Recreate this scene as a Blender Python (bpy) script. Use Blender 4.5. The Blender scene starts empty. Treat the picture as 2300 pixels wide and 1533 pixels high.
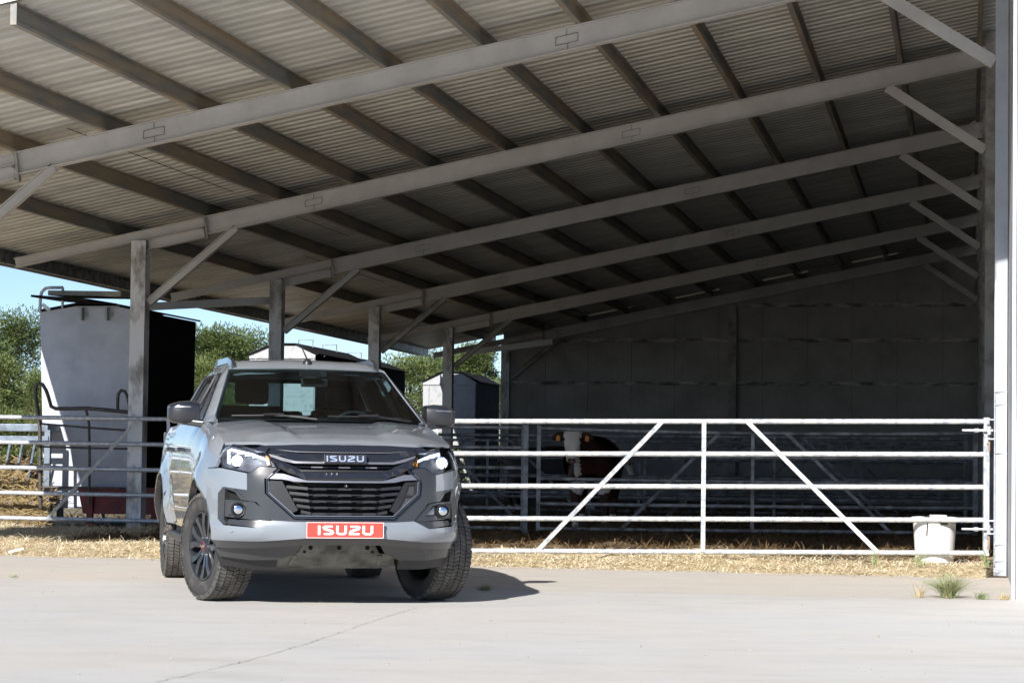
import bpy, bmesh, math, random
from math import sin, cos, pi, radians, sqrt, exp, atan2
from mathutils import Vector, Matrix, geometry, noise
import numpy as np
random.seed(7)
S = bpy.context.scene
col = S.collection
# ---------------------------------------------------------------- camera
F = 5533.0
PITCH, ROLL = 0.0441, 0.0129
cd = bpy.data.cameras.new("camera"); cam = bpy.data.objects.new("camera", cd); col.objects.link(cam)
cd.sensor_width = 36; cd.lens = 36 * F / 2300; cd.clip_start = .1; cd.clip_end = 3000
cam.location = (0, 0, 1.1)
cam.rotation_euler = (Matrix.Rotation(pi / 2 + PITCH, 3, 'X') @ Matrix.Rotation(ROLL, 3, 'Z')).to_euler()
S.camera = cam
# ---------------------------------------------------------------- light
SUN = Vector((-.60, -1.42, 1)).normalized()
w = bpy.data.worlds.new("World"); S.world = w; w.use_nodes = True
nt = w.node_tree; nt.nodes.clear()
sky = nt.nodes.new("ShaderNodeTexSky"); sky.sky_type = 'NISHITA'; sky.sun_disc = False
sky.sun_elevation = math.asin(SUN.z); sky.sun_rotation = atan2(SUN.x, SUN.y)
sky.altitude = 0; sky.air_density = .6; sky.dust_density = 0.1; sky.ozone_density = 3.0
bg = nt.nodes.new("ShaderNodeBackground"); bg.inputs[1].default_value = .080
wo = nt.nodes.new("ShaderNodeOutputWorld")
nt.links.new(sky.outputs[0], bg.inputs[0]); nt.links.new(bg.outputs[0], wo.inputs[0])
sl = bpy.data.lights.new("sun", 'SUN'); sl.energy = 5.0; sl.angle = radians(.5); sl.color = (1, .968, .92)
so = bpy.data.objects.new("sun", sl); col.objects.link(so)
so.rotation_euler = SUN.to_track_quat('Z', 'Y').to_euler()
S.view_settings.view_transform = 'Standard'; S.view_settings.look = 'None'
S.view_settings.exposure = .76; S.view_settings.gamma = 1
S.render.film_transparent = False
S.cycles.max_bounces = 10; S.cycles.diffuse_bounces = 5; S.cycles.transparent_max_bounces = 16

# ---------------------------------------------------------------- helpers
def link(name, me, parent=None):
    o = bpy.data.objects.new(name, me); col.objects.link(o)
    if parent is not None: o.parent = parent
    return o
def tag(o, label=None, cat=None, group=None, kind=None):
    if label: o['label'] = label
    if cat: o['category'] = cat
    if group: o['group'] = group
    if kind: o['kind'] = kind
    return o
def empty(name, loc, rz=0):
    o = bpy.data.objects.new(name, None); col.objects.link(o); o.empty_display_size = .2
    o.location = loc; o.rotation_euler = (0, 0, rz); return o
def copy_tree(o, parent=None):
    c = o.copy(); col.objects.link(c); c.parent = parent
    for ch in list(o.children): copy_tree(ch, c)
    return c

class MB:
    """collects geometry, then becomes one mesh object"""
    def __init__(s): s.v = []; s.f = []; s.mi = []; s.m = 0
    def add(s, vs, fs):
        b = len(s.v); s.v += [tuple(p) for p in vs]
        for f in fs: s.f.append(tuple(b + i for i in f)); s.mi.append(s.m)
    def hexa(s, p):  # 8 corners: bottom 4 ccw, top 4 ccw
        s.add(p, [(3, 2, 1, 0), (4, 5, 6, 7), (0, 1, 5, 4), (1, 2, 6, 5), (2, 3, 7, 6), (3, 0, 4, 7)])
    def box(s, x0, x1, y0, y1, z0, z1, fn=None):
        p = [(x0, y0, z0), (x1, y0, z0), (x1, y1, z0), (x0, y1, z0), (x0, y0, z1), (x1, y0, z1), (x1, y1, z1), (x0, y1, z1)]
        if fn: p = [fn(*q) for q in p]
        s.hexa(p)
    def bar(s, a, b, wd, hd, up=(0, 0, 1), roll=0):
        """rectangular bar from a to b: wd across, hd along up"""
        a = Vector(a); b = Vector(b); d = (b - a).normalized(); u = Vector(up)
        sd = d.cross(u).normalized(); u = sd.cross(d).normalized()
        p = []
        for q in (a, b):
            p += [q - sd * wd / 2 - u * hd / 2, q + sd * wd / 2 - u * hd / 2, q + sd * wd / 2 + u * hd / 2, q - sd * wd / 2 + u * hd / 2]
        s.add(p, [(0, 1, 2, 3), (7, 6, 5, 4), (4, 5, 1, 0), (5, 6, 2, 1), (6, 7, 3, 2), (7, 4, 0, 3)])
    def tube(s, pts, r, n=10, cap=True):
        pts = [Vector(p) for p in pts]; rs = r if isinstance(r, (list, tuple)) else [r] * len(pts)
        rings = []; prev = None
        for i, p in enumerate(pts):
            if i == 0: d = pts[1] - p
            elif i == len(pts) - 1: d = p - pts[i - 1]
            else: d = (pts[i + 1] - p).normalized() + (p - pts[i - 1]).normalized()
            d.normalize()
            if prev is None:
                a = Vector((0, 0, 1)) if abs(d.z) < .9 else Vector((1, 0, 0)); e1 = d.cross(a).normalized()
            else: e1 = (prev - d * prev.dot(d)).normalized()
            prev = e1; e2 = d.cross(e1)
            rings.append([p + (e1 * cos(2 * pi * k / n) + e2 * sin(2 * pi * k / n)) * rs[i] for k in range(n)])
        vs = [q for R_ in rings for q in R_]; fs = []
        for i in range(len(rings) - 1):
            for k in range(n):
                a = i * n + k; b = i * n + (k + 1) % n; fs.append((a, b, b + n, a + n))
        if cap: fs.append(tuple(range(n))[::-1]); fs.append(tuple((len(rings) - 1) * n + k for k in range(n)))
        s.add(vs, fs)
    def lathe(s, prof, n=40, axis='X', c=(0, 0, 0), closed=False):
        """prof: list of (along axis, radius)"""
        vs = []; fs = []; m = len(prof)
        for k in range(n):
            t = 2 * pi * k / n
            for (a, r) in prof:
                if axis == 'X': vs.append((c[0] + a, c[1] + r * cos(t), c[2] + r * sin(t)))
                elif axis == 'Y': vs.append((c[0] + r * cos(t), c[1] + a, c[2] + r * sin(t)))
                else: vs.append((c[0] + r * cos(t), c[1] + r * sin(t), c[2] + a))
        for k in range(n):
            k2 = (k + 1) % n
            for i in range(m - 1 + (1 if closed else 0)):
                j = (i + 1) % m; fs.append((k * m + i, k2 * m + i, k2 * m + j, k * m + j))
        s.add(vs, fs)
    def build(s, name, mats, parent=None, smooth=None, bevel=0):
        me = bpy.data.meshes.new(name)
        me.from_pydata(s.v, [], s.f)
        if not isinstance(mats, (list, tuple)): mats = [mats]
        for m in mats: me.materials.append(m)
        if len(mats) > 1: me.polygons.foreach_set('material_index', s.mi)
        bm = bmesh.new(); bm.from_mesh(me)
        if bevel:
            bmesh.ops.remove_doubles(bm, verts=bm.verts, dist=1e-5)
            eds = [e for e in bm.edges if len(e.link_faces) == 2 and e.calc_face_angle(0) > .6]
            bmesh.ops.bevel(bm, geom=eds, offset=bevel, segments=2, affect='EDGES', profile=.6)
        bmesh.ops.recalc_face_normals(bm, faces=bm.faces)
        bm.to_mesh(me); bm.free()
        if smooth is not None:
            me.polygons.foreach_set('use_smooth', [True] * len(me.polygons)); me.set_sharp_from_angle(angle=radians(smooth))
        me.update()
        return link(name, me, parent)

# ---------------------------------------------------------------- materials
def mat(name, base, rough=.6, metal=0, coat=0, noise_amt=0, noise_scale=8, col2=None, bump=0, bump_scale=40, detail=6, spec=.5,
        streak=None, emit=None, obj=True, thr=(.35, .65), rvar=0):
    m = bpy.data.materials.new(name); m.use_nodes = True; t = m.node_tree; N = t.nodes; L = t.links
    b = N['Principled BSDF']; b.inputs['Roughness'].default_value = rough; b.inputs['Metallic'].default_value = metal
    b.inputs['Coat Weight'].default_value = coat; b.inputs['Coat Roughness'].default_value = .04
    b.inputs['Specular IOR Level'].default_value = spec
    b.inputs['Base Color'].default_value = (*base, 1)
    tc = N.new('ShaderNodeTexCoord'); mp = N.new('ShaderNodeMapping'); L.new(tc.outputs['Object'], mp.inputs[0])
    if streak: mp.inputs['Scale'].default_value = streak
    if col2 or noise_amt:
        n = N.new('ShaderNodeTexNoise'); n.inputs['Scale'].default_value = noise_scale; n.inputs['Detail'].default_value = detail
        n.inputs['Roughness'].default_value = .62; L.new(mp.outputs[0], n.inputs[0])
        r = N.new('ShaderNodeValToRGB'); r.color_ramp.elements[0].position = thr[0]; r.color_ramp.elements[1].position = thr[1]
        c2 = col2 or tuple(max(0, c * (1 - noise_amt)) for c in base)
        r.color_ramp.elements[0].color = (*c2, 1); r.color_ramp.elements[1].color = (*base, 1)
        L.new(n.outputs[0], r.inputs[0]); L.new(r.outputs[0], b.inputs['Base Color'])
        if rvar:
            mr = N.new('ShaderNodeMapRange'); mr.inputs[3].default_value = rough + rvar; mr.inputs[4].default_value = rough - rvar
            L.new(n.outputs[0], mr.inputs[0]); L.new(mr.outputs[0], b.inputs['Roughness'])
    if bump:
        n2 = N.new('ShaderNodeTexNoise'); n2.inputs['Scale'].default_value = bump_scale; n2.inputs['Detail'].default_value = 5
        L.new(tc.outputs['Object'], n2.inputs[0])
        bp = N.new('ShaderNodeBump'); bp.inputs['Strength'].default_value = bump; bp.inputs['Distance'].default_value = .02
        L.new(n2.outputs[0], bp.inputs['Height']); L.new(bp.outputs[0], b.inputs['Normal'])
    if emit:
        b.inputs['Emission Color'].default_value = (*emit[0], 1); b.inputs['Emission Strength'].default_value = emit[1]
    return m
def glass(name, tint=(.75, .85, .82), refl=.9, ior=1.5):
    m = bpy.data.materials.new(name); m.use_nodes = True; t = m.node_tree; N = t.nodes; L = t.links; N.clear()
    o = N.new('ShaderNodeOutputMaterial'); mx = N.new('ShaderNodeMixShader'); tr = N.new('ShaderNodeBsdfTransparent')
    gl = N.new('ShaderNodeBsdfGlossy'); gl.inputs['Roughness'].default_value = .02; tr.inputs[0].default_value = (*tint, 1)
    gl.inputs[0].default_value = (refl, refl, refl, 1)
    fr = N.new('ShaderNodeFresnel'); fr.inputs[0].default_value = ior
    L.new(fr.outputs[0], mx.inputs[0]); L.new(tr.outputs[0], mx.inputs[1]); L.new(gl.outputs[0], mx.inputs[2]); L.new(mx.outputs[0], o.inputs[0])
    return m
M = {}
M['steel_grey'] = mat('painted_steel', (.56, .54, .52), .5, noise_scale=2.2, col2=(.46, .44, .42), bump=.05, thr=(.3, .6), rvar=.1)
M['steel_dark'] = mat('weathered_steel', (.38, .365, .345), .55, col2=(.20, .19, .17), noise_scale=3.5, bump=.1, thr=(.38, .6))
M['purlin'] = mat('rusty_purlin', (.34, .275, .20), .6, col2=(.21, .21, .20), noise_scale=1.6, streak=(1, .35, 3), thr=(.42, .56), bump=.05)
M['column'] = mat('column_paint', (.68, .68, .70), .55, col2=(.27, .255, .24), noise_scale=2.6, streak=(1.6, 1.6, .8), thr=(.36, .52), bump=.08)
M['seam'] = mat('seam', (.03, .026, .022), .8)
M['weld'] = mat('weld_line', (.16, .14, .125), .7)
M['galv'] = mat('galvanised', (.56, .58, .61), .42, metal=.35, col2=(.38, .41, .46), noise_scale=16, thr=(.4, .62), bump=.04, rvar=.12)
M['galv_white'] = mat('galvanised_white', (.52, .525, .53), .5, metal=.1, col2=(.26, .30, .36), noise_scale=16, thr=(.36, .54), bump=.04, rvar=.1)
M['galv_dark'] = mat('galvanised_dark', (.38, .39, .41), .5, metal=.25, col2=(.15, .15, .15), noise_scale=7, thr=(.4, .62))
M['black_tube'] = mat('black_tube', (.035, .033, .032), .5, col2=(.09, .075, .065), noise_scale=20)
M['white_paint'] = mat('white_panel', (.78, .80, .83), .45, noise_amt=.06, noise_scale=1.5)
M['post_paint'] = mat('post_paint', (.42, .44, .48), .5, noise_amt=.15, noise_scale=5)
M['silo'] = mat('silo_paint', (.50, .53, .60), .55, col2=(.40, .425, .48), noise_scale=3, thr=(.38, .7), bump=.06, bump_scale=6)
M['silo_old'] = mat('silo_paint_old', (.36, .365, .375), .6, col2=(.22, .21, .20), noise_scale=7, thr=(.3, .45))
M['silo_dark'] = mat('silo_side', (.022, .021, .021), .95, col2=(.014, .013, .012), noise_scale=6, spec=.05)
M['lid'] = mat('weathered_lid', (.42, .41, .36), .8, col2=(.28, .27, .23), noise_scale=9, bump=.4)
M['rack'] = mat('rack_blue', (.22, .27, .34), .5, metal=.2, col2=(.12, .14, .17), noise_scale=9)
M['red'] = mat('red_trough', (.22, .03, .025), .6, col2=(.1, .02, .02), noise_scale=5)
M['plastic_white'] = mat('white_plastic', (.82, .82, .81), .35, noise_amt=.08, noise_scale=6)
M['bark'] = mat('bark', (.17, .12, .085), .9, col2=(.09, .065, .05), noise_scale=12, bump=.5)
M['wood'] = mat('stick_bark', (.36, .25, .18), .85, col2=(.22, .15, .11), noise_scale=14, bump=.5, bump_scale=60)
M['tag'] = mat('ear_tag', (.75, .26, .03), .5)
# ---------------------------------------------------------------- barn frame: u across, v into depth, z up
BA, BDA, BSU, BSV = .1834, .0395, .0033, -.0072
BX, BY = -4.8028, 31.7115
def B(u, v, z=0):
    return Vector((BX + u * cos(BA) + v * sin(BA), BY - u * sin(BA + BDA) + v * cos(BA), z + BSV * v + BSU * u))
def BW(u, v, z=0):
    q = B(u, v, 0); q.z = z; return q
def ZR(u): return 3.867 + .1977 * u      # top of rafter
BAY = 6.4; FR = [-1, 0, 1, 2, 3, 4]; W_ = 10.62
V0, V1 = -11.3, 26.6; U0, U1 = -2.15, 10.74

# ---------------------------------------------------------------- ground
def ground_mat(nm='yard_concrete', tint=(1, 1, 1)):
    m = bpy.data.materials.new(nm); m.use_nodes = True; t = m.node_tree; N = t.nodes; L = t.links; b = N['Principled BSDF']
    tc = N.new('ShaderNodeTexCoord'); b.inputs['Roughness'].default_value = .85
    def nz(sc, det=6, ro=.6, stretch=None):
        n = N.new('ShaderNodeTexNoise'); n.inputs['Scale'].default_value = sc; n.inputs['Detail'].default_value = det; n.inputs['Roughness'].default_value = ro
        if stretch:
            mp = N.new('ShaderNodeMapping'); mp.inputs['Scale'].default_value = stretch; L.new(tc.outputs['Object'], mp.inputs[0]); L.new(mp.outputs[0], n.inputs[0])
        else: L.new(tc.outputs['Object'], n.inputs[0])
        return n
    def ramp(n, a, ca, bb, cb):
        r = N.new('ShaderNodeValToRGB'); r.color_ramp.elements[0].position = a; r.color_ramp.elements[1].position = bb
        r.color_ramp.elements[0].color = (*ca, 1); r.color_ramp.elements[1].color = (*cb, 1); L.new(n.outputs[0], r.inputs[0]); return r
    def mul(a, bq, f=1, mode='MULTIPLY'):
        x = N.new('ShaderNodeMix'); x.data_type = 'RGBA'; x.blend_type = mode; x.inputs[0].default_value = f
        L.new(a.outputs[0] if hasattr(a, 'outputs') else a, x.inputs[6]); L.new(bq.outputs[0] if hasattr(bq, 'outputs') else bq, x.inputs[7]); return x.outputs[2]
    k3 = lambda c: tuple(x * y for x, y in zip(c, tint))
    a = ramp(nz(.35, 8), .38, k3((.475, .448, .412)), .62, k3((.458, .448, .432)))
    c = ramp(nz(1.9, 9, .72, (.7, 1.3, 1)), .36, (.91, .905, .90), .55, (1, 1, 1))
    d = ramp(nz(70, 4, .8), .30, (.80, .79, .78), .48, (1, 1, 1))
    e = ramp(nz(9, 6, .75), .62, (1, 1, 1), .74, (.86, .84, .81))
    g = ramp(nz(.7, 6, .65, (.6, 1.3, 1)), .30, (.93, .925, .92), .46, (1, 1, 1))
    o = mul(a, c); o = mul(o, d, .7); o = mul(o, e, .8); o = mul(o, g)
    L.new(o, b.inputs['Base Color'])
    bp = N.new('ShaderNodeBump'); bp.inputs['Strength'].default_value = .25; bp.inputs['Distance'].default_value = .01
    L.new(nz(55, 6, .8).outputs[0], bp.inputs['Height']); L.new(bp.outputs[0], b.inputs['Normal'])
    return m
M['concrete'] = ground_mat()
M['earth'] = mat('earth', (.20, .155, .10), .95, col2=(.13, .11, .06), noise_scale=.6, bump=.5, bump_scale=6)
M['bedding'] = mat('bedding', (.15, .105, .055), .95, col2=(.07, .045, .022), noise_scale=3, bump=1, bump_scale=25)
M['dirt'] = mat('soil', (.12, .085, .055), .95, col2=(.07, .05, .03), noise_scale=8, bump=.6)
m_ = MB(); m_.add([(-900, -300, -.012), (900, -300, -.012), (900, 1500, -.012), (-900, 1500, -.012)], [(0, 1, 2, 3)])
tag(m_.build('ground', M['earth']), kind='structure')
# sandy joint / old crack across the slab
def gpt(px, py, z=0.004):
    # where a sight line of the survey photo meets the yard; used only to lay out ground marks
    dx, dy = px - 1150, py - 766.5
    X = dx * cos(ROLL) + dy * sin(ROLL); Y = -dx * sin(ROLL) + dy * cos(ROLL)
    d = Vector((X / F, 1, -Y / F)); d = Vector((d.x, d.y * cos(PITCH) - d.z * sin(PITCH), d.y * sin(PITCH) + d.z * cos(PITCH)))
    t = (z - 1.1) / d.z; return Vector((0, 0, 1.1)) + d * t
M['concrete_warm'] = ground_mat('apron_concrete', (1.02, .975, .925))
ja, jb = gpt(1050, 1321, 0), gpt(2266, 1347, 0); jd = (jb - ja) / (jb.x - ja.x); jl = ja + jd * (-45 - ja.x); jr = ja + jd * (45 - ja.x)
c0 = B(-60, -7.0); c1 = B(60, -7.0)
m_ = MB(); m_.add([(-45, -30, 0), (45, -30, 0), (jr.x, jr.y - .008, 0), (jl.x, jl.y - .008, 0)], [(0, 1, 2, 3)]); tag(m_.build('yard', M['concrete']), kind='structure')
m_ = MB(); m_.add([(jl.x, jl.y, 0), (jr.x, jr.y, 0), (c1.x, c1.y, 0), (c0.x, c0.y, 0)], [(0, 1, 2, 3)]); tag(m_.build('yard_apron', M['concrete_warm']), kind='structure')
M['crackm'] = mat('crack_fill', (.34, .315, .28), .95, noise_amt=.5, noise_scale=30)
def crack(pts, wd, seed):
    rd = random.Random(seed); m_ = MB(); P = []
    for i in range(len(pts) - 1):
        a, b_ = pts[i], pts[i + 1]; n = max(2, int((b_ - a).length / .06))
        for k in range(n): P.append(a.lerp(b_, k / n) + Vector((rd.uniform(-1, 1), rd.uniform(-1, 1), 0)) * .012)
    vs = []; fs = []
    for i, p in enumerate(P):
        d = (P[min(i + 1, len(P) - 1)] - P[max(i - 1, 0)]).normalized(); n_ = Vector((-d.y, d.x, 0)); h = wd * rd.uniform(.15, 1)
        vs += [p + n_ * h, p - n_ * h]
    for i in range(len(P) - 1): fs.append((2 * i, 2 * i + 1, 2 * i + 3, 2 * i + 2))
    m_.add(vs, fs); return m_
m_ = crack([gpt(350, 1530), gpt(560, 1480), gpt(700, 1440), gpt(860, 1385), gpt(940, 1362)], .0035, 3)
m2 = crack([gpt(700, 1314), gpt(1035, 1320), gpt(1235, 1325)], .006, 4); m_.add(m2.v, m2.f)
tag(m_.build('yard_crack', M['crackm']), kind='structure')
# barn floor
m_ = MB(); m_.add([BW(-2.6, -6.98, -.004), BW(10.78, -6.98, -.004), BW(10.78, 26.6, .0), BW(-2.6, 26.6, .0)], [(0, 1, 2, 3)])
tag(m_.build('barn_floor', M['bedding']), kind='structure')

# ---------------------------------------------------------------- barn
barn = empty('open_barn', B(0, 0, 0)); tag(barn, 'large open-fronted cattle barn with grey steel frame and corrugated monopitch roof', 'barn')
def bpart(mb, name, m, sm=None, parent=barn, bevel=0):
    o = mb.build(name, m, None, sm, bevel); o.parent = parent
    o.matrix_parent_inverse = Matrix.Translation(-B(0, 0, 0)); return o
def roofmat(name, base, c2):
    m = mat(name, base, .5, metal=.15, col2=c2, noise_scale=1.1, streak=(.6, 2.2, 1), thr=(.35, .62), rvar=.15)
    return m
M['roof'] = roofmat('roof_sheet', (.66, .645, .595), (.48, .47, .435))
# corrugated sheets: ribs run up the slope
m_ = MB(); pitch = .235; n = int((V1 - V0) / pitch)
prof = []
for k in range(n):
    v = V0 + k * pitch
    prof += [(v, 0), (v + .125, 0), (v + .150, .038), (v + .210, .038)]
prof.append((V0 + n * pitch, 0))
VE = V0 + n * pitch
us = [U0, 1.3, 4.3, 7.3, U1]
vs = []; fs = []
for j, u in enumerate(us):
    for (v, h) in prof: vs.append(B(u, v, ZR(u) + .185 + h))
L_ = len(prof)
for j in range(len(us) - 1):
    for i in range(L_ - 1): fs.append((j * L_ + i, j * L_ + i + 1, (j + 1) * L_ + i + 1, (j + 1) * L_ + i))
b0 = len(vs)
vs2 = [p + Vector((0, 0, .012)) for p in vs]; fs2 = [tuple(i + b0 for i in f[::-1]) for f in fs]
m_.add(vs + vs2, fs + fs2); bpart(m_, 'roof_sheet', M['roof'])
# sheet laps
for (u, va, vb) in [(1.33, -6.2, -.3), (1.33, .2, 5.6), (.35, 6.6, 12)]:
    m_ = MB(); m_.bar(B(u, va, ZR(u) + .181), B(u, vb, ZR(u) + .181), .010, .004); bpart(m_, 'sheet_lap', M['seam'])
# purlins, C section with lips
PU = [-1.98, -.36, .86] + [.86 + .973 * i for i in range(1, 10)] + [10.55]
for u in PU:
    zt = ZR(u) + .185; zb = ZR(u) + .004; m_ = MB(); th = .008; fl = .055
    sec = [(-.03, zb), (-.03 + fl, zb), (-.03 + fl, zb + .028), (-.03 + fl - th, zb + .028), (-.03 + fl - th, zb + th), (-.03 + th, zb + th), (-.03 + th, zt - th), (-.03 + fl, zt - th), (-.03 + fl, zt - .002), (-.03, zt - .002)]
    a = [B(u + p[0], V0 + .012, p[1] ) for p in sec]; b_ = [B(u + p[0], VE - .2, p[1]) for p in sec]; k = len(sec)
    m_.add(a + b_, [tuple(range(k))[::-1], tuple(range(k, 2 * k))] + [(i, (i + 1) % k, (i + 1) % k + k, i + k) for i in range(k)])
    m_.hexa([B(u - .03, V0 + .004, zb), B(u - .03 + fl, V0 + .004, zb), B(u - .03 + fl, V0 + .011, zb), B(u - .03, V0 + .011, zb), B(u - .03, V0 + .004, zt), B(u - .03 + fl, V0 + .004, zt), B(u - .03 + fl, V0 + .011, zt), B(u - .03, V0 + .011, zt)])
    bpart(m_, 'purlin', M['purlin'] if u > -1.5 else M['galv_dark'])
# pale eave and front trims
M['trim'] = mat('cream_trim', (.72, .67, .60), .5, noise_amt=.1, noise_scale=3)
m_ = MB(); m_.bar(B(U0 - .012, V0, ZR(U0) + .16), B(U0 - .012, VE, ZR(U0) + .165), .02, .25); bpart(m_, 'eave_trim', M['trim'])
m_ = MB(); m_.bar(B(U0, V0 - .012, ZR(U0) + .26), B(U1, V0 - .012, ZR(U1) + .26), .02, .13); bpart(m_, 'front_trim', M['trim'])

def ibeam(m_, a, b, wd, hd, tf=.012, tw=.010, up=(0, 0, 1)):
    a = Vector(a); b = Vector(b); d = (b - a).normalized(); sd = d.cross(Vector(up)).normalized(); u = sd.cross(d).normalized()
    m_.bar(a + u * (hd / 2 - tf / 2), b + u * (hd / 2 - tf / 2), wd, tf, up)
    m_.bar(a - u * (hd / 2 - tf / 2), b - u * (hd / 2 - tf / 2), wd, tf, up)
    m_.bar(a, b, tw, hd - 2 * tf, up)
HU = .86  # haunch joint
def Rf(u, v, off): return B(u, v, ZR(u) + off)
for k in FR:
    v = k * BAY
    # main rafter
    m_ = MB(); c_ = -.1175
    ibeam(m_, Rf(HU + .012, v, c_), Rf(W_ - .02, v, c_), .11, .235)
    sp = HU + 1.35
    rf = bpart(m_, 'rafter', M['steel_grey'])
    spl = {-1: [2.35, 6.58], 0: [2.30, 6.35], 1: [2.3, 6.4], 2: [2.3, 6.4], 3: [2.3, 6.4], 4: [1.3, 2.3, 6.3]}[k]
    for s_ in spl:  # welded splice plates outlined by rust
        m_ = MB(); wv = v - .0135
        pts = [(s_ - .11, -.155), (s_ + .11, -.155), (s_ + .11, -.075), (s_ - .11, -.075)]
        for i in range(4):
            p, q = pts[i], pts[(i + 1) % 4]; m_.bar(Rf(p[0], wv, p[1]), Rf(q[0], wv, q[1]), .005, .006, (0, 1, 0))
        m_.bar(Rf(s_, wv, -.012), Rf(s_, wv, -.075), .005, .005, (0, 1, 0)); m_.bar(Rf(s_ + .01, wv, -.155), Rf(s_ + .01, wv, -.225), .005, .005, (0, 1, 0))
        bpy.context.view_layer.update()
        bpart(m_, 'splice_plate', M['weld'], parent=rf).matrix_parent_inverse = Matrix()
    # cantilever tip and bracket
    m_ = MB(); ibeam(m_, Rf(-1.72, v, -.066), Rf(HU - .012, v, -.066), .10, .125, .009, .008); bpart(m_, 'rafter_tip', M['steel_grey'])
    m_ = MB(); ibeam(m_, Rf(.10, v, -.205), Rf(HU - .012, v, -.205), .10, .13, .009, .008); bpart(m_, 'bracket', M['steel_grey'])
    m_ = MB(); m_.bar(Rf(HU, v, .02), Rf(HU + .04, v, -.30), .13, .022, (1, 0, 0)); bpart(m_, 'joint_plate', M['steel_dark'])
    # columns
    m_ = MB(); zt = ZR(0) - .135
    for s_ in (-1, 1): m_.box(-.098, .098, v + s_ * .092 - .006, v + s_ * .092 + .006, -.3, zt, lambda x, y, z: B(x, y, z))
    m_.box(-.005, .005, v - .086, v + .086, -.3, zt, lambda x, y, z: B(x, y, z))
    # closing plate on the right face
    m_.box(.085, .097, v - .086, v + .086, -.3, zt - .2, lambda x, y, z: B(x, y, z))
    bpart(m_, 'column', M['column'])
    m_ = MB(); zt = ZR(W_) + .15; WL = W_ + .05 if k == -1 else W_
    for s_ in (-1, 1): m_.box(WL, W_ + .165, v + s_ * .1 - .006, v + s_ * .1 + .006, -.3, zt, lambda x, y, z: B(x, y, z))
    m_.box(W_ + .11, W_ + .12, v - .094, v + .094, -.3, zt, lambda x, y, z: B(x, y, z))
    bpart(m_, 'column', M['post_paint'] if k == -1 else M['steel_dark'])
    # knee braces
    a = B(.10, v, 2.92); b_ = Rf(1.28, v, -.235); m_ = MB()
    dd = (b_ - a).normalized(); ibeam(m_, a + dd * .02, b_ - dd * .0, .09, .10, .008, .007); bpart(m_, 'brace', M['steel_dark'] if k > 1 else M['steel_grey'])
    a = B(W_ - .005 + (.045 if k == -1 else 0), v, 4.72); b_ = Rf(W_ - 1.16, v, -.235); m_ = MB(); m_.bar(a, b_, .06, .12); bpart(m_, 'brace', M['steel_grey'])
    m_ = MB(); m_.bar(B(W_ - .12, v - .02, ZR(W_) + .02), B(W_ - .01, v - .02, ZR(W_) - .12), .01, .16); bpart(m_, 'bracket', M['steel_grey'])
# rear wall, ribbed sandwich panels
M['wallpanel'] = mat('barn_panel', (.42, .42, .415), .65, col2=(.30, .30, .29), noise_scale=1.3, bump=.04)
VB = 25.9; m_ = MB(); u = -.12; step = .999
while u < W_ + .1:
    e = min(u + step - .005, W_ + .14); q = u
    cells = 16; cw = (e - u) / cells
    for c in range(cells):
        x0, x1 = u + c * cw, u + (c + 1) * cw; dz = .006 if c % 2 else 0
        gp = .178 if noise.noise(Vector((int(u / .999) * .77, 0, 4))) > -.05 else .155
        zt0, zt1 = ZR(x0) + gp, ZR(x1) + gp
        m_.hexa([B(x0, VB + dz, -.05), B(x1, VB + dz, -.05), B(x1, VB + .08, -.05), B(x0, VB + .08, -.05), B(x0, VB + dz, zt0), B(x1, VB + dz, zt1), B(x1, VB + .08, zt1), B(x0, VB + .08, zt0)])
    u += step
bpart(m_, 'back_wall', M['wallpanel'])
m_ = MB(); m_.hexa([B(-.12, VB + .082, -.3), B(W_ + .14, VB + .082, -.3), B(W_ + .14, VB + .09, -.3), B(-.12, VB + .09, -.3), B(-.12, VB + .082, ZR(-.12) + .13), B(W_ + .14, VB + .082, ZR(W_ + .14) + .13), B(W_ + .14, VB + .09, ZR(W_ + .14) + .13), B(-.12, VB + .09, ZR(-.12) + .13)]); bpart(m_, 'wall_backing', M['seam'])
M['girt'] = mat('girt', (.55, .55, .54), .7, col2=(.13, .13, .13), noise_scale=2.2, streak=(1, 1, 3), thr=(.4, .6), bump=.3)
for z, ua in ((2.89, .1), (3.87, .98), (4.67, 5.2), (1.3, .1)):
    for a, b_ in ((ua, 5.10), (5.30, W_)):
        if b_ <= a: continue
        if a == .98: pass
        m_ = MB(); m_.box(a, b_, VB - .06, VB - .003, z - .085, z, lambda x, y, zz: B(x, y, zz)); bpart(m_, 'girt', M['girt'])
m_ = MB(); m_.box(5.11, 5.29, VB - .16, VB - .004, -.05, ZR(5.2) - .3, lambda x, y, z: B(x, y, z)); bpart(m_, 'column', M['steel_dark'])

# neighbouring white building whose wall closes the barn on the right
bld = empty('white_building', B(10.8, -10.4, 0)); tag(bld, 'white metal-clad building edge closing the right side of the barn, sunlit', 'building')
def wpart(mb, name, m, sm=None):
    o = mb.build(name, m, None, sm); o.parent = bld; o.matrix_parent_inverse = Matrix.Translation(-B(10.8, -10.4, 0)); return o
m_ = MB()
m_.box(10.795, 10.86, -10.4, 26.4, -.3, 7.6, lambda x, y, z: B(x, y, z)); wpart(m_, 'side_wall', M['post_paint'])
m_ = MB(); x = 10.885
while x < 17:
    m_.box(x, x + .985, -10.42, -10.34, -.3, 7.6, lambda a, b, z: B(a, b, z)); x += 1.0
wpart(m_, 'front_wall', M['white_paint'])
m_ = MB(); m_.box(10.765, 10.79, -10.44, -10.36, -.3, 7.62, lambda a, b, z: B(a, b, z)); m_.box(10.80, 10.875, -10.428, -10.34, -.3, 7.62, lambda a, b, z: B(a, b, z))
wpart(m_, 'corner_trim', M['white_paint'])
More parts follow.
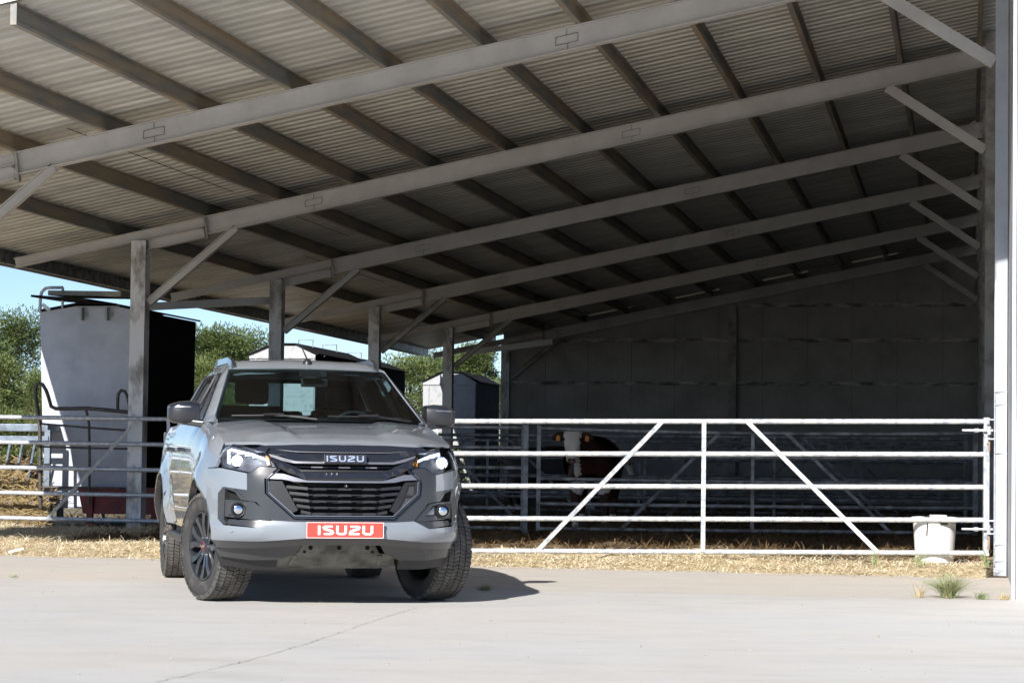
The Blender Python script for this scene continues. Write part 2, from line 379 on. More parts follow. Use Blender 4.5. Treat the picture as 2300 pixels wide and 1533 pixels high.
m_ = MB(); m_.box(10.862, 17, -10.3, 26.4, 7.6, 7.7, lambda a, b, z: B(a, b, z)); m_.box(16.9, 17, -10.3, 26.4, -.3, 7.6, lambda a, b, z: B(a, b, z)); wpart(m_, 'roof', M['galv'])

# ---------------------------------------------------------------- gates
def gate(u0, u1, v, z0, z1, rails, label, mt, group='galvanised cattle gates across the barn', r=.024, diag=True, mid=True, zr=0, name='cattle_gate', z1b=None, z0b=None, sag=0, rev=False):
    """z0/z1 bottom and top at u0, z0b/z1b at u1"""
    z1b = z1 if z1b is None else z1b; z0b = z0 if z0b is None else z0b
    root = empty(name, B(u0, v, 0)); tag(root, label, 'gate', group)
    inv = Matrix.Translation(-B(u0, v, 0))
    def P(t, s, dv=0):  # t along, s up
        zb = z0 + (z0b - z0) * t; zt = z1 + (z1b - z1) * t
        return B(u0 + (u1 - u0) * t, v + dv, zb + (zt - zb) * s - sag * 4 * t * (1 - t) * s)
    def part(mb, nm, sm=None):
        o = mb.build(nm, mt, None, sm); o.parent = root; o.matrix_parent_inverse = inv; return o
    for i in range(rails):
        m_ = MB(); s_ = i / (rails - 1); m_.tube([P(k / 12 * .996 + .002, s_) for k in range(13)], r, 12); part(m_, 'rail', 40)
    for t in (0, 1):
        m_ = MB(); m_.bar(P(t, -.02), P(t, 1.03), .05, .05, (0, 1, 0)); part(m_, 'end_stile')
    if mid: m_ = MB(); m_.bar(P(.5, 0, -r - .004), P(.5, 1, -r - .004), .008, .042, (1, 0, 0)); part(m_, 'centre_stile')
    if diag:
        L = u1 - u0
        for a, b_ in ((.5 - .40 / L, .5 - 1.61 / L), (.5 + .41 / L, .5 + 1.65 / L)):
            if b_ < .01 or b_ > .99: continue
            m_ = MB(); m_.bar(P(a, 1, -r - .008), P(b_, .0, -r - .008), .007, .042, (1, 0, 0)); part(m_, 'diagonal_brace')
    return root
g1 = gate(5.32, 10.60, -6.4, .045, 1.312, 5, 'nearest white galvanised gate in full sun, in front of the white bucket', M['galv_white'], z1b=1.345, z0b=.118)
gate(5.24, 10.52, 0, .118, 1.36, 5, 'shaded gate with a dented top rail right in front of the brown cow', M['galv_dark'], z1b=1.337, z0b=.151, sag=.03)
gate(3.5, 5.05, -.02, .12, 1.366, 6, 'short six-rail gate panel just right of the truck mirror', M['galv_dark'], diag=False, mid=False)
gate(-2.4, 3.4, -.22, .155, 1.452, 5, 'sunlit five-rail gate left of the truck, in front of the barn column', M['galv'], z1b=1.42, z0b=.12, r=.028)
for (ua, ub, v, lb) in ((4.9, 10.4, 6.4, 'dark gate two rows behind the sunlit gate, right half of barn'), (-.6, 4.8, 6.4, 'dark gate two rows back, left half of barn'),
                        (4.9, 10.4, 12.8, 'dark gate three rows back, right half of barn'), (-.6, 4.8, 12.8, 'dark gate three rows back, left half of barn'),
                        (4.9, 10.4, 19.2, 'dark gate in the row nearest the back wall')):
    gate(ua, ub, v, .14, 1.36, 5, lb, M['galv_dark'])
# gate hinges and post hardware
hg = empty('gate_hinge', B(10.6, -6.4, 0)); tag(hg, 'threaded bolt hinges and strap joining sunlit gate to right post', 'hinge')
inv = Matrix.Translation(-B(10.6, -6.4, 0))
m_ = MB()
m_.tube([B(10.675, -6.52, -.0), B(10.675, -6.52, 1.62)], .006, 6)
for z in (.30, .42, 1.18, 1.36): m_.tube([B(10.59, -6.5, z), B(10.70, -6.5, z)], .008, 6)
for z in (.34, 1.26):
    m_.tube([B(10.38, -6.46, z), B(10.66, -6.46, z)], .011, 8); m_.tube([B(10.625, -6.46, z - .04), B(10.625, -6.46, z + .04)], .02, 10)
    m_.tube([B(10.49, -6.46, z), B(10.53, -6.46, z)], .02, 6)
for z in (.05, .2, 1.05, 1.5, 1.62): m_.tube([B(10.675, -6.52, z), B(10.79, -6.50, z)], .005, 6)
o = m_.build('hinge_bolts', M['galv'], None, 40); o.parent = hg; o.matrix_parent_inverse = inv
m_ = MB(); m_.tube([B(10.625, -6.47, .15), B(10.625, -6.47, .30)], .012, 8); m_.tube([B(10.625, -6.47, 1.06), B(10.625, -6.47, 1.2)], .01, 8)
o = m_.build('rusty_chain', M['wood'], None, 40); o.parent = hg; o.matrix_parent_inverse = inv
# posts
for (u, v, lb) in ((5.10, -.12, 'galvanised fence post left of the brown cow'),):
    m_ = MB(); m_.box(-.03, .03, -.03, .03, 0, 1.40); o = m_.build('fence_post', M['galv_dark'], bevel=.003); o.location = B(u, v, 0); tag(o, lb, 'post')
m_ = MB(); m_.box(-.03, .03, -.03, .03, 0, 1.36)
for z in (.2, .55, .9, 1.3): m_.box(.02, 1.2, -.012, .012, z - .02, z + .02)
o = m_.build('side_gate', M['galv_dark']); o.location = B(.22, .9, 0); tag(o, 'dark inner gate panel behind column, just left of the truck', 'gate')

# ---------------------------------------------------------------- feeders outside on the left
def hopper(u0, u1, v0, v1, zt, zridge, zb, name, label, mf, group, taper=.1, box_lid=False):
    root = empty(name, B((u0 + u1) / 2, v0, 0)); tag(root, label, 'feed silo', group)
    inv = Matrix.Translation(-B((u0 + u1) / 2, v0, 0))
    def part(mb, nm, m, sm=None, bv=0):
        o = mb.build(nm, m, None, sm, bv); o.parent = root; o.matrix_parent_inverse = inv; return o
    uc = (u0 + u1) / 2 + .05
    th = .02
    # front plate: gable outline, tapering to the foot
    def plate(v):
        m_ = MB(); o_ = [(u0 + taper, zb), (u1 - taper * .2, zb), (u1, zt), (uc + .25, zridge), (uc - .25, zridge), (u0, zt)]
        n = len(o_); m_.add([B(a, v, z) for a, z in o_] + [B(a, v + th, z) for a, z in o_], [tuple(range(n)), tuple(range(n, 2 * n))[::-1]] + [(i, (i + 1) % n, (i + 1) % n + n, i + n) for i in range(n)])
        return m_
    part(plate(v0), 'front_panel', mf); part(plate(v1), 'rear_panel', mf)
    m_ = MB(); t2 = taper * .2
    m_.add([B(u1 - t2, v0 + .001, zb), B(u1 - t2, v1, zb), B(u1 + .002, v1, zt), B(u1 + .002, v0 + .001, zt), B(u1 - t2 - .02, v0 + .001, zb), B(u1 - t2 - .02, v1, zb), B(u1 - .02, v1, zt), B(u1 - .02, v0 + .001, zt)],
           [(0, 1, 2, 3), (7, 6, 5, 4), (0, 4, 5, 1), (2, 6, 7, 3)])
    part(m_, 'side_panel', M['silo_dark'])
    m_ = MB(); m_.add([B(u0 + taper, v0 + .001, zb), B(u0 + taper, v1, zb), B(u0, v1, zt), B(u0, v0 + .001, zt)], [(0, 1, 2, 3)])
    part(m_, 'side_panel', mf)
    m_ = MB(); a = (u1 + .06, zt - .0); b_ = (uc + .22, zridge + .02); c_ = (uc - .24, zridge + .02); d_ = (u0 - .02, zt)
    for p, q in ((a, b_), (b_, c_), (c_, d_)):
        m_.hexa([B(p[0], v0 - .05, p[1]), B(p[0], v1 + .05, p[1]), B(q[0], v1 + .05, q[1]), B(q[0], v0 - .05, q[1]),
                 B(p[0], v0 - .05, p[1] + .025), B(p[0], v1 + .05, p[1] + .025), B(q[0], v1 + .05, q[1] + .025), B(q[0], v0 - .05, q[1] + .025)])
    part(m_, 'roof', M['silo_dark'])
    for a, vv in ((u0 + taper + .05, v0 + .1), (u1 - .15, v0 + .1), (u0 + taper + .05, v1 - .1), (u1 - .15, v1 - .1)):
        m_ = MB(); m_.bar(B(a, vv, -.1), B(a, vv, zb + .02), .06, .06, (0, 1, 0)); part(m_, 'leg', M['galv_dark'])
    return root, part, uc
root, part, uc = hopper(-1.84, -.36, 1.2, 3.45, 2.90, 2.98, .26, 'feed_silo', 'big pale grey-blue feed silo with folded lid, left of the nearest column', M['silo'], 'feed silos beside the barn', .12, True)
m_ = MB(); rd = [B(-1.66, 1.0, 3.11), B(-.62, 1.0, 3.09), B(-.62, 2.0, 3.12), B(-1.66, 2.0, 3.14)]
m_.hexa(rd + [p + Vector((0, 0, .07)) for p in rd]); part(m_, 'lid_sheet', M['lid'], bv=.015)
m_ = MB(); m_.bar(B(-1.72, 1.1, 3.08), B(-.9, 1.1, 3.02), 1.0, .03, (0, 0, 1)); part(m_, 'hatch', M['silo_dark'])
m_ = MB(); m_.tube([B(-1.82, 1.15, 2.9), B(-1.82, 1.15, 3.1), B(-1.80, 1.15, 3.17), B(-1.75, 1.15, 3.215), B(-1.68, 1.15, 3.225), B(-1.5, 1.15, 3.225)], .022, 10); m_.tube([B(-1.5, 1.15, 3.225), B(-1.5, 1.15, 2.95)], .018, 10); m_.bar(B(-1.79, 1.15, 3.0), B(-1.68, 1.15, 2.92), .01, .05)
part(m_, 'handrail', M['galv'], 50)
m_ = MB(); m_.box(-1.30, -.70, 1.16, 1.19, 2.955, 2.975, lambda a, b, z: B(a, b, z))
part(m_, 'bracket_rail', M['silo_old'])
for a in (-1.22, -.86): m_ = MB(); m_.box(a - .012, a + .012, 1.1, 1.2, 2.78, 2.95, lambda x, b, z: B(x, b, z)); m_.box(a - .05, a + .07, 1.185, 1.198, 2.84, 2.90, lambda x, b, z: B(x, b, z)); part(m_, 'bracket', M['silo_old'])
spec = [(-3.54, -2.18, 16.8, 21.0, 3.06, 3.25, 'weathered white feed silo with two lid handles, seen above the truck roof'),
        (-3.54, -2.16, 21.2, 24.6, 3.02, 3.19, 'second feed silo with dark side, directly behind the white one above the truck roof'),
        (-2.38, -1.08, 27.5, 30.5, 2.92, 3.13, 'small weathered silo behind the right wing mirror of the truck')]
for i, (a, b_, va, vb, zt, zr_, lb) in enumerate(spec):
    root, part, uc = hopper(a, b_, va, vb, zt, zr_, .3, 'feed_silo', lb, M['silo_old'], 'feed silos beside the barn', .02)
    for vv in ((va + 1.0, va + 2.9) if i == 0 else (va + .6,) if i == 1 else ()):
        m_ = MB(); m_.tube([B(uc, vv, zr_ + .0), B(uc, vv, zr_ + .16), B(uc + .3, vv, zr_ + .16), B(uc + .3, vv, zr_ + .0)], .012, 6); part(m_, 'handle', M['galv_dark'])
    m_ = MB(); m_.box(a, b_, va - .03, va - .002, zt - .07, zt - .02, lambda x, b, z: B(x, b, z))
    for k in range(7): m_.box(a + .02, b_ - .02, va - .008, va - .001, .5 + k * .29, .51 + k * .29, lambda x, b, z: B(x, b, z))
    m_.box(a + .13, a + .15, va - .02, va - .001, .3, zt - .07, lambda x, b, z: B(x, b, z)); m_.box(b_ - .05, b_ - .02, va - .02, va - .001, .3, zt - .07, lambda x, b, z: B(x, b, z))
    part(m_, 'ribs', M['silo_old'])
# bright white roof edge boards far behind
for (pa, pb, lb) in (((-2.6, 16, 4.02), (1.6, 16, 4.85), 'white sunlit roof edge beyond the big silo'),):
    pass
def beam(p, q, h, d, name, label, m):
    m_ = MB(); m_.bar(p, q, d, h); o = m_.build(name, m); tag(o, label, 'gutter'); return o
beam(B(-1.75, 5.0, 3.22), B(-.1, 7.0, 3.46), .12, .12, 'roof_edge_board', 'bright white metal edge board above and beyond the big silo', M['white_paint'])
beam(B(-.2, 22.0, 3.36), B(1.6, 22.5, 3.62), .12, .12, 'roof_edge_board', 'bright white metal edge board in the gap right of the cab roof', M['white_paint'])

# bent black feed barrier
root = empty('feed_barrier', B(-1.4, .35, 0)); tag(root, 'black bent-tube feed barrier standing in front of the big pale silo', 'feed barrier')
inv = Matrix.Translation(-B(-1.4, .35, 0))
def sp(x, y, v=.35):
    """zoomed survey coordinates to the plane v = const"""
    px, py = x / 2.395, 640 + y / 2.395
    dx, dy = px - 1150, py - 766.5
    X = dx * cos(ROLL) + dy * sin(ROLL); Y = -dx * sin(ROLL) + dy * cos(ROLL)
    d = Vector((X / F, 1, -Y / F)); d = Vector((d.x, d.y * cos(PITCH) - d.z * sin(PITCH), d.y * sin(PITCH) + d.z * cos(PITCH)))
    nrm = Vector((sin(BA), cos(BA), 0)); nrm = Vector((sin(BA + BDA), cos(BA + BDA), 0)); p0 = B(0, v, 0)
    t = (p0 - Vector((0, 0, 1.1))).dot(nrm) / d.dot(nrm); return Vector((0, 0, 1.1)) + d * t
def tp(pts, r, nm, par=root, m='black_tube'):
    m_ = MB(); m_.tube([sp(*p) for p in pts], r, 8); o = m_.build(nm, M[m], None, 50); o.parent = par; o.matrix_parent_inverse = inv
tp([(218, 1200), (215, 900), (215, 770), (203, 680), (193, 610), (190, 560), (197, 537), (212, 528), (230, 535), (248, 565), (262, 605), (275, 652), (300, 664), (380, 664), (462, 662), (560, 670), (640, 678), (712, 684)], .026, 'frame_tube')
tp([(632, 676), (633, 620), (636, 585), (652, 566), (672, 572), (686, 600), (694, 640), (700, 700), (704, 850), (708, 1200)], .022, 'frame_tube')
tp([(462, 668), (470, 700), (479, 745), (481, 900), (480, 1180)], .018, 'upright')
for a in ([(222, 745), (460, 765), (700, 782)], [(220, 868), (460, 875), (716, 880)], [(220, 972), (460, 982), (718, 988)], [(218, 1086), (460, 1088), (722, 1092)]): tp(a, .014, 'cross_rail')

# hay rack at far left
root = empty('hay_rack', B(-2.0, .8, 0)); tag(root, 'blue-grey steel hay rack with slanted bars at the left edge, behind the gate', 'hay rack')
inv = Matrix.Translation(-B(-2.0, .8, 0))
def rp(mb, nm, m, sm=None, bv=0):
    o = mb.build(nm, m, None, sm, bv); o.parent = root; o.matrix_parent_inverse = inv
m_ = MB(); m_.box(-3.8, -1.52, .75, 1.25, 1.28, 1.38, lambda a, b, z: B(a, b, z)); rp(m_, 'top_trough', M['rack'], None, .01)
m_ = MB(); m_.box(-3.8, -1.50, .72, .76, 1.16, 1.22, lambda a, b, z: B(a, b, z)); rp(m_, 'top_rail', M['rack'])
m_ = MB(); m_.box(-1.56, -1.48, .74, .80, .1, 1.30, lambda a, b, z: B(a, b, z)); m_.box(-1.56, -1.48, 1.24, 1.30, .1, 1.30, lambda a, b, z: B(a, b, z)); rp(m_, 'post', M['rack'])
for k in range(9):
    u = -1.68 - k * .175; m_ = MB(); m_.tube([B(u, .74, 1.18), B(u - .16, .78, .35)], .02, 8); rp(m_, 'slanted_bar', M['rack'], 50)
m_ = MB(); m_.box(-3.8, -1.5, .7, 1.4, .30, .36, lambda a, b, z: B(a, b, z)); rp(m_, 'tray', M['rack'])
# red trough
root = empty('feed_trough', B(-.9, 1.0, 0)); tag(root, 'dark red steel feed trough in shade at the foot of the big silo', 'trough'); inv = Matrix.Translation(-B(-.9, 1.0, 0))
m_ = MB(); m_.add([B(-1.0, .75, .2), B(1.0, .75, .2), B(1.0, .8, .55), B(-1.1, .8, .55), B(-1.0, 1.1, .2), B(1.0, 1.1, .2), B(1.0, 1.15, .55), B(-1.1, 1.15, .55)], [(0, 1, 2, 3), (5, 4, 7, 6), (0, 4, 5, 1), (1, 5, 6, 2), (4, 0, 3, 7)]); rp(m_, 'basin', M['red'])
for u in (-.9, 0., .85): m_ = MB(); m_.box(u - .04, u + .04, .72, .78, 0, .5, lambda a, b, z: B(a, b, z)); rp(m_, 'leg', M['red'])

# ---------------------------------------------------------------- bucket, sticks
root = empty('plastic_tub', B(10.12, -5.7, 0)); tag(root, 'cracked white plastic tub standing behind the right end of the sunlit gate', 'tub')
m_ = MB(); m_.lathe([(0.0, .0), (0.0, .18), (.03, .184), (.38, .205), (.40, .225), (.43, .228), (.435, .215), (.42, .20), (.06, .16), (.05, 0)], 40, 'Z'); m_.build('shell', M['plastic_white'], root, 40)
m_ = MB(); m_.box(-.03, .1, -.12, .12, .40, .455); m_.build('lid_piece', M['plastic_white'], root, bevel=.006)
m_ = MB(); m_.bar((-.10, -.185, .38), (-.105, -.178, .26), .006, .012, (1, 0, 0)); m_.box(.02, .09, -.215, -.20, .365, .385); m_.build('crack', M['seam'], root)
for i, (a, b_, r, lb) in enumerate((((2080, 1270), (2262, 1268), .026, 'thick bare branch lying on the straw in front of the gate post'), ((2150, 1263), (2240, 1262), .018, 'thin broken branch resting behind the thick one by the gate post'), ((2185, 1266), (2258, 1256), .02, 'short forked stick nearest the white post'))):
    p, q = gpt(a[0], a[1] + 8), gpt(b_[0], b_[1] + 8); p.z = q.z = r + .03 + .02 * (i > 0)
    m_ = MB(); n = 8; pts = []
    for k in range(n + 1): pts.append(p.lerp(q, k / n) + Vector((random.uniform(-.01, .01), random.uniform(-.02, .02), random.uniform(-.008, .008))))
    m_.tube(pts, [r * (1 - .4 * k / n) for k in range(n + 1)], 8)
    if i != 1: m_.tube([pts[5], pts[5] + (q - p).normalized() * .12 + Vector((0, .04, .05))], [r * .6, r * .3], 6)
    o = m_.build('branch', M['wood'], None, 60); tag(o, lb, 'branch', 'dead branches by the gate post')
m_ = MB(); m_.box(-.08, .07, -.02, .03, 0, .02, lambda x, y, z: (x, y, z + .02 * x / .08)); o = m_.build('litter_scrap', M['plastic_white'], bevel=.004); o.location = gpt(38, 1237, .04); tag(o, 'small white scrap of litter on the straw at far left', 'litter')
# ---------------------------------------------------------------- straw
def strawmat(name, a, b_):
    m = bpy.data.materials.new(name); m.use_nodes = True; t = m.node_tree; N = t.nodes; L = t.links; b = N['Principled BSDF']; b.inputs['Roughness'].default_value = .7
    g = N.new('ShaderNodeNewGeometry'); r = N.new('ShaderNodeValToRGB')
    r.color_ramp.elements[0].color = (*a, 1); r.color_ramp.elements[1].color = (*b_, 1)
    L.new(g.outputs['Random Per Island'], r.inputs[0]); L.new(r.outputs[0], b.inputs['Base Color'])
    b.inputs['Specular IOR Level'].default_value = .3
    return m
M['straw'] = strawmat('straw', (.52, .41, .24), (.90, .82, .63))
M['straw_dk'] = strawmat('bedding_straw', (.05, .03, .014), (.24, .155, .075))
M['hay'] = strawmat('hay', (.16, .11, .05), (.42, .31, .15))
def hgt(u, v, amp, sc=1.3):
    return amp * max(0, noise.noise(Vector((u * sc, v * sc, 3.1))) + .35 + .4 * noise.noise(Vector((u * 3.7, v * 3.7, 9))))
def blades(m_, n, fu, fv, fz, ln=(.05, .20), wd=.0024, tilt=.16, rd=random):
    vs = []; fs = []
    for i in range(n):
        u, v = fu(), fv(); z = fz(u, v)
        if z is None: continue
        a = rd.uniform(0, 2 * pi); l = rd.uniform(*ln); t = rd.gauss(0, tilt); wv = wd * rd.uniform(.6, 1.5)
        p = BW(u, v, z + rd.uniform(0, .012)); d = Vector((cos(a) * cos(t), sin(a) * cos(t), abs(sin(t)))) * l
        s_ = Vector((-sin(a), cos(a), 0)) * wv; mid = p + d * .5 + Vector((0, 0, rd.uniform(-.01, .02)))
        up_ = Vector((0, 0, wv)); k = len(vs)
        vs += [p - s_, p + s_, mid + s_ + up_, mid - s_ + up_, p + d + s_ * .6, p + d - s_ * .6]
        fs += [(k, k + 1, k + 2, k + 3), (k + 3, k + 2, k + 4, k + 5)]
    m_.add(vs, fs)
def mound(name, m, u0, u1, v0, v1, f, du=.06, label=None, kind='stuff'):
    m_ = MB(); nu = int((u1 - u0) / du); nv = max(2, int((v1 - v0) / du)); vs = []
    for j in range(nv + 1):
        for i in range(nu + 1):
            u = u0 + (u1 - u0) * i / nu; v = v0 + (v1 - v0) * j / nv; vs.append(BW(u, v, f(u, v)))
    m_.add(vs, [(j * (nu + 1) + i, j * (nu + 1) + i + 1, (j + 1) * (nu + 1) + i + 1, (j + 1) * (nu + 1) + i) for j in range(nv) for i in range(nu)])
    return m_
# sunlit strip in front of and just under the gate
def edge(u): return -7.15 + .22 * noise.noise(Vector((u * .9, 0, 0))) + .16 * noise.noise(Vector((u * 4, 5, 0)))
def lit_h(u, v):
    t = (v - edge(u)) / 1.0
    if t < 0: return -.012
    h = .012 + (.11 + .16 * exp(-((u - 8.0) / .5) ** 2)) * min(1, t) * (.5 + noise.noise(Vector((u * 1.1, v * 1.6, 2)))) * .55 + .035 * min(1, t * 2) * (.5 + noise.noise(Vector((u * 5, v * 5, 7))))
    return max(.004, h) * min(1, t * 5 + .1)
ua, ub = -6.0, 10.6
m_ = mound('x', None, ua, ub, -7.5, -5.0, lit_h, .055)
m_.mi = [0] * len(m_.f); m_.m = 1
rd = random.Random(5)
def fz_lit(u, v):
    h = lit_h(u, v); return None if h < 0 and rd.random() < .86 else max(h, .004)
blades(m_, 42000, lambda: rd.uniform(ua, ub), lambda: -7.6 + 1.8 * rd.random() ** .9, fz_lit, rd=rd)
blades(m_, 4500, lambda: rd.uniform(ua, ub), lambda: rd.uniform(-5.9, -5.2), lambda u, v: lit_h(u, v), rd=rd, tilt=.22)
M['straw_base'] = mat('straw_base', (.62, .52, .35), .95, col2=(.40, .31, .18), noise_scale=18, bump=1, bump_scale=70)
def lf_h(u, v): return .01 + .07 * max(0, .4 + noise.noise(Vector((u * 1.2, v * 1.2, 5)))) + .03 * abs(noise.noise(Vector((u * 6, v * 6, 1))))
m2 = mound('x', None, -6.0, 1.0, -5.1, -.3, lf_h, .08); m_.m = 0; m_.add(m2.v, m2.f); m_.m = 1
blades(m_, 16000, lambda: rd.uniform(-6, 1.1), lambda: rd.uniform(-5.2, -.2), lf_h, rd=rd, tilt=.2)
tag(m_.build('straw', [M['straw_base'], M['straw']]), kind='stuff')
# bedding inside: dirty straw, its dark colour also standing in for roof shade
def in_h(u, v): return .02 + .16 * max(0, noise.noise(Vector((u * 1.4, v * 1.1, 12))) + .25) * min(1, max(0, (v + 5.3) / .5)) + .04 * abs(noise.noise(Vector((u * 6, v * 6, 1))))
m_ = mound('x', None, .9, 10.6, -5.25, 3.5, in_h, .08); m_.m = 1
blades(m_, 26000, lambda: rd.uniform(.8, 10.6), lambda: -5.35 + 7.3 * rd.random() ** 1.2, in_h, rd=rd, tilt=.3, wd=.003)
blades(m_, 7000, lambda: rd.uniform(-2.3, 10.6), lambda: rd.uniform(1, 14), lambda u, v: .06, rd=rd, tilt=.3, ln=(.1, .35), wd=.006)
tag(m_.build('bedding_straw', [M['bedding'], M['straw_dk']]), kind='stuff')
# hay in the rack
m_ = MB(); rd2 = random.Random(8); vs = []
def hay_z(u, v): return .36 + .62 * exp(-((u + 2.05) / .45) ** 2) * (.8 + .3 * noise.noise(Vector((u * 3, v * 3, 0)))) + .35 * exp(-((u + 3.0) / .5) ** 2)
m_ = mound('x', None, -3.7, -1.58, .80, 1.25, lambda u, v: hay_z(u, v), .06); m_.m = 1
vs = []; fs = []
for i in range(9000):
    u = rd2.uniform(-3.6, -1.5); v = rd2.uniform(.6, 1.2); z = rd2.uniform(.05, hay_z(u, v)); k = len(vs)
    if v > .75 and z < .3: v = .65
    a = rd2.uniform(0, 6.28); t = rd2.uniform(-.9, .9); p = B(u, v - .05, z); d = Vector((cos(a) * cos(t), sin(a) * cos(t) * .4, sin(t))) * rd2.uniform(.08, .22)
    s_ = Vector((0, 0, 1)).cross(d).normalized().cross(d).normalized() * .004
    vs += [p - s_, p + s_, p + d + s_, p + d - s_]; fs.append((k, k + 1, k + 2, k + 3))
m_.add(vs, fs)
tag(m_.build('hay', [M['bedding'], M['hay']]), kind='stuff')
# small clods and grit on the yard
m_ = MB(); rd3 = random.Random(2); vs = []; fs = []
for i in range(420):
    x = rd3.uniform(-5, 5); y = rd3.uniform(11, 24.5); s_ = rd3.choice([.003, .004, .005, .006, .010]) * (1 if rd3.random() < .96 else 1.8)
    p = Vector((x, y, .0)); k = len(vs)
    a = rd3.uniform(0, 6.28); e = [Vector((cos(a + j * 2.1), sin(a + j * 2.1), 0)) * s_ * rd3.uniform(.7, 1.3) for j in range(3)]
    vs += [p + e[0], p + e[1], p + e[2], p + Vector((0, 0, s_ * .8))]; fs += [(k, k + 1, k + 3), (k + 1, k + 2, k + 3), (k + 2, k, k + 3)]
m_.add(vs, fs); tag(m_.build('grit', M['crackm']), kind='stuff')
m_ = MB(); vs = []; fs = []
for i in range(420):   # trodden straw bits carried onto the slab
    y = 24.2 - 11 * rd3.random() ** 1.6; x = rd3.uniform(-5.5, 5); a = rd3.gauss(0, .6); l = rd3.uniform(.02, .12); k = len(vs)
    if noise.noise(Vector((x * .5, y * .5, 2))) < -.1: continue
    d = Vector((cos(a), sin(a), 0)) * l; s_ = Vector((-sin(a), cos(a), 0)) * .003; p = Vector((x, y, .004))
    vs += [p - s_, p + s_, p + d + s_, p + d - s_]; fs.append((k, k + 1, k + 2, k + 3))
m_.add(vs, fs); tag(m_.build('straw_bits', M['straw']), kind='stuff')

# ---------------------------------------------------------------- weeds
def leafmat(name, a, b_, rough=.6, trans=.25):
    m = bpy.data.materials.new(name); m.use_nodes = True; t = m.node_tree; N = t.nodes; L = t.links; b = N['Principled BSDF']; b.inputs['Roughness'].default_value = rough
    g = N.new('ShaderNodeNewGeometry'); r = N.new('ShaderNodeValToRGB'); r.color_ramp.elements[0].color = (*a, 1); r.color_ramp.elements[1].color = (*b_, 1)
    L.new(g.outputs['Random Per Island'], r.inputs[0]); L.new(r.outputs[0], b.inputs['Base Color'])
    tl = N.new('ShaderNodeBsdfTranslucent'); L.new(r.outputs[0], tl.inputs[0]); mx = N.new('ShaderNodeMixShader'); mx.inputs[0].default_value = trans
    L.new(b.outputs[0], mx.inputs[1]); L.new(tl.outputs[0], mx.inputs[2]); L.new(mx.outputs[0], N['Material Output'].inputs[0])
    return m
M['grass'] = leafmat('weed_green', (.14, .19, .07), (.36, .42, .21))
M['drygrass'] = leafmat('weed_dry', (.35, .27, .13), (.60, .50, .28))
def tuft(loc, n, h, spread, label, mats=('grass',), seed=1, name='weed', group='weeds growing from the yard joints'):
    rd = random.Random(seed); m_ = MB()
    for i in range(n):
        m_.m = 0 if (len(mats) == 1 or rd.random() < .8) else 1
        a = rd.uniform(0, 2 * pi); l = h * rd.uniform(.5, 1.1); lean = rd.uniform(.15, 1.0) * spread
        p = Vector((rd.gauss(0, .02), rd.gauss(0, .02), 0)); wv = rd.uniform(.0015, .0035); pts = []
        for k in range(5):
            t = k / 4; pts.append(p + Vector((cos(a) * lean * t ** 1.3, sin(a) * lean * t ** 1.3, l * (t - .35 * t * t * lean / max(spread, .01)))))
        s_ = Vector((-sin(a), cos(a), 0)); vs = []; fs = []
        if rd.random() < .5: s_ = Vector((1, 0, 0))
        for k, q in enumerate(pts): ww = wv * (1 - .75 * k / 4); vs += [q - s_ * ww, q + s_ * ww]
        for k in range(4): fs.append((2 * k, 2 * k + 1, 2 * k + 3, 2 * k + 2))
        m_.add(vs, fs)
    o = m_.build(name, [M[x] for x in mats]); o.location = loc; tag(o, label, 'weed', group); return o
tuft(gpt(2130, 1341), 460, .21, .27, 'largest green weed clump on the concrete near the white wall', ('grass', 'drygrass'), 3)
tuft(gpt(2205, 1344), 70, .07, .08, 'small low green weed just right of the big clump', ('grass',), 4)
tuft(gpt(2062, 1340), 26, .17, .13, 'thin dry yellow weed stalks left of the big green clump', ('drygrass',), 5)
tuft(gpt(1088, 1325), 90, .06, .10, 'sparse weed in the truck shadow beside the right front tyre', ('grass', 'drygrass'), 6)
tuft(gpt(30, 1296), 30, .035, .05, 'tiny green sprout on the concrete at far left', ('grass',), 7)
tuft(gpt(2255, 1345), 60, .05, .06, 'brown dead weed at the foot of the white wall corner', ('drygrass',), 8)
tuft(B(10.0, -6.7, 0), 50, .16, .12, 'thin green grass growing in front of the white tub', ('grass', 'drygrass'), 9)
tuft(B(9.6, -6.6, 0), 22, .18, .12, 'sparse tall grass just left of the white tub', ('grass', 'drygrass'), 10)
tuft(B(10.6, -6.75, 0), 40, .22, .12, 'tall grass blades at the hinge post of the sunlit gate', ('grass', 'drygrass'), 12)

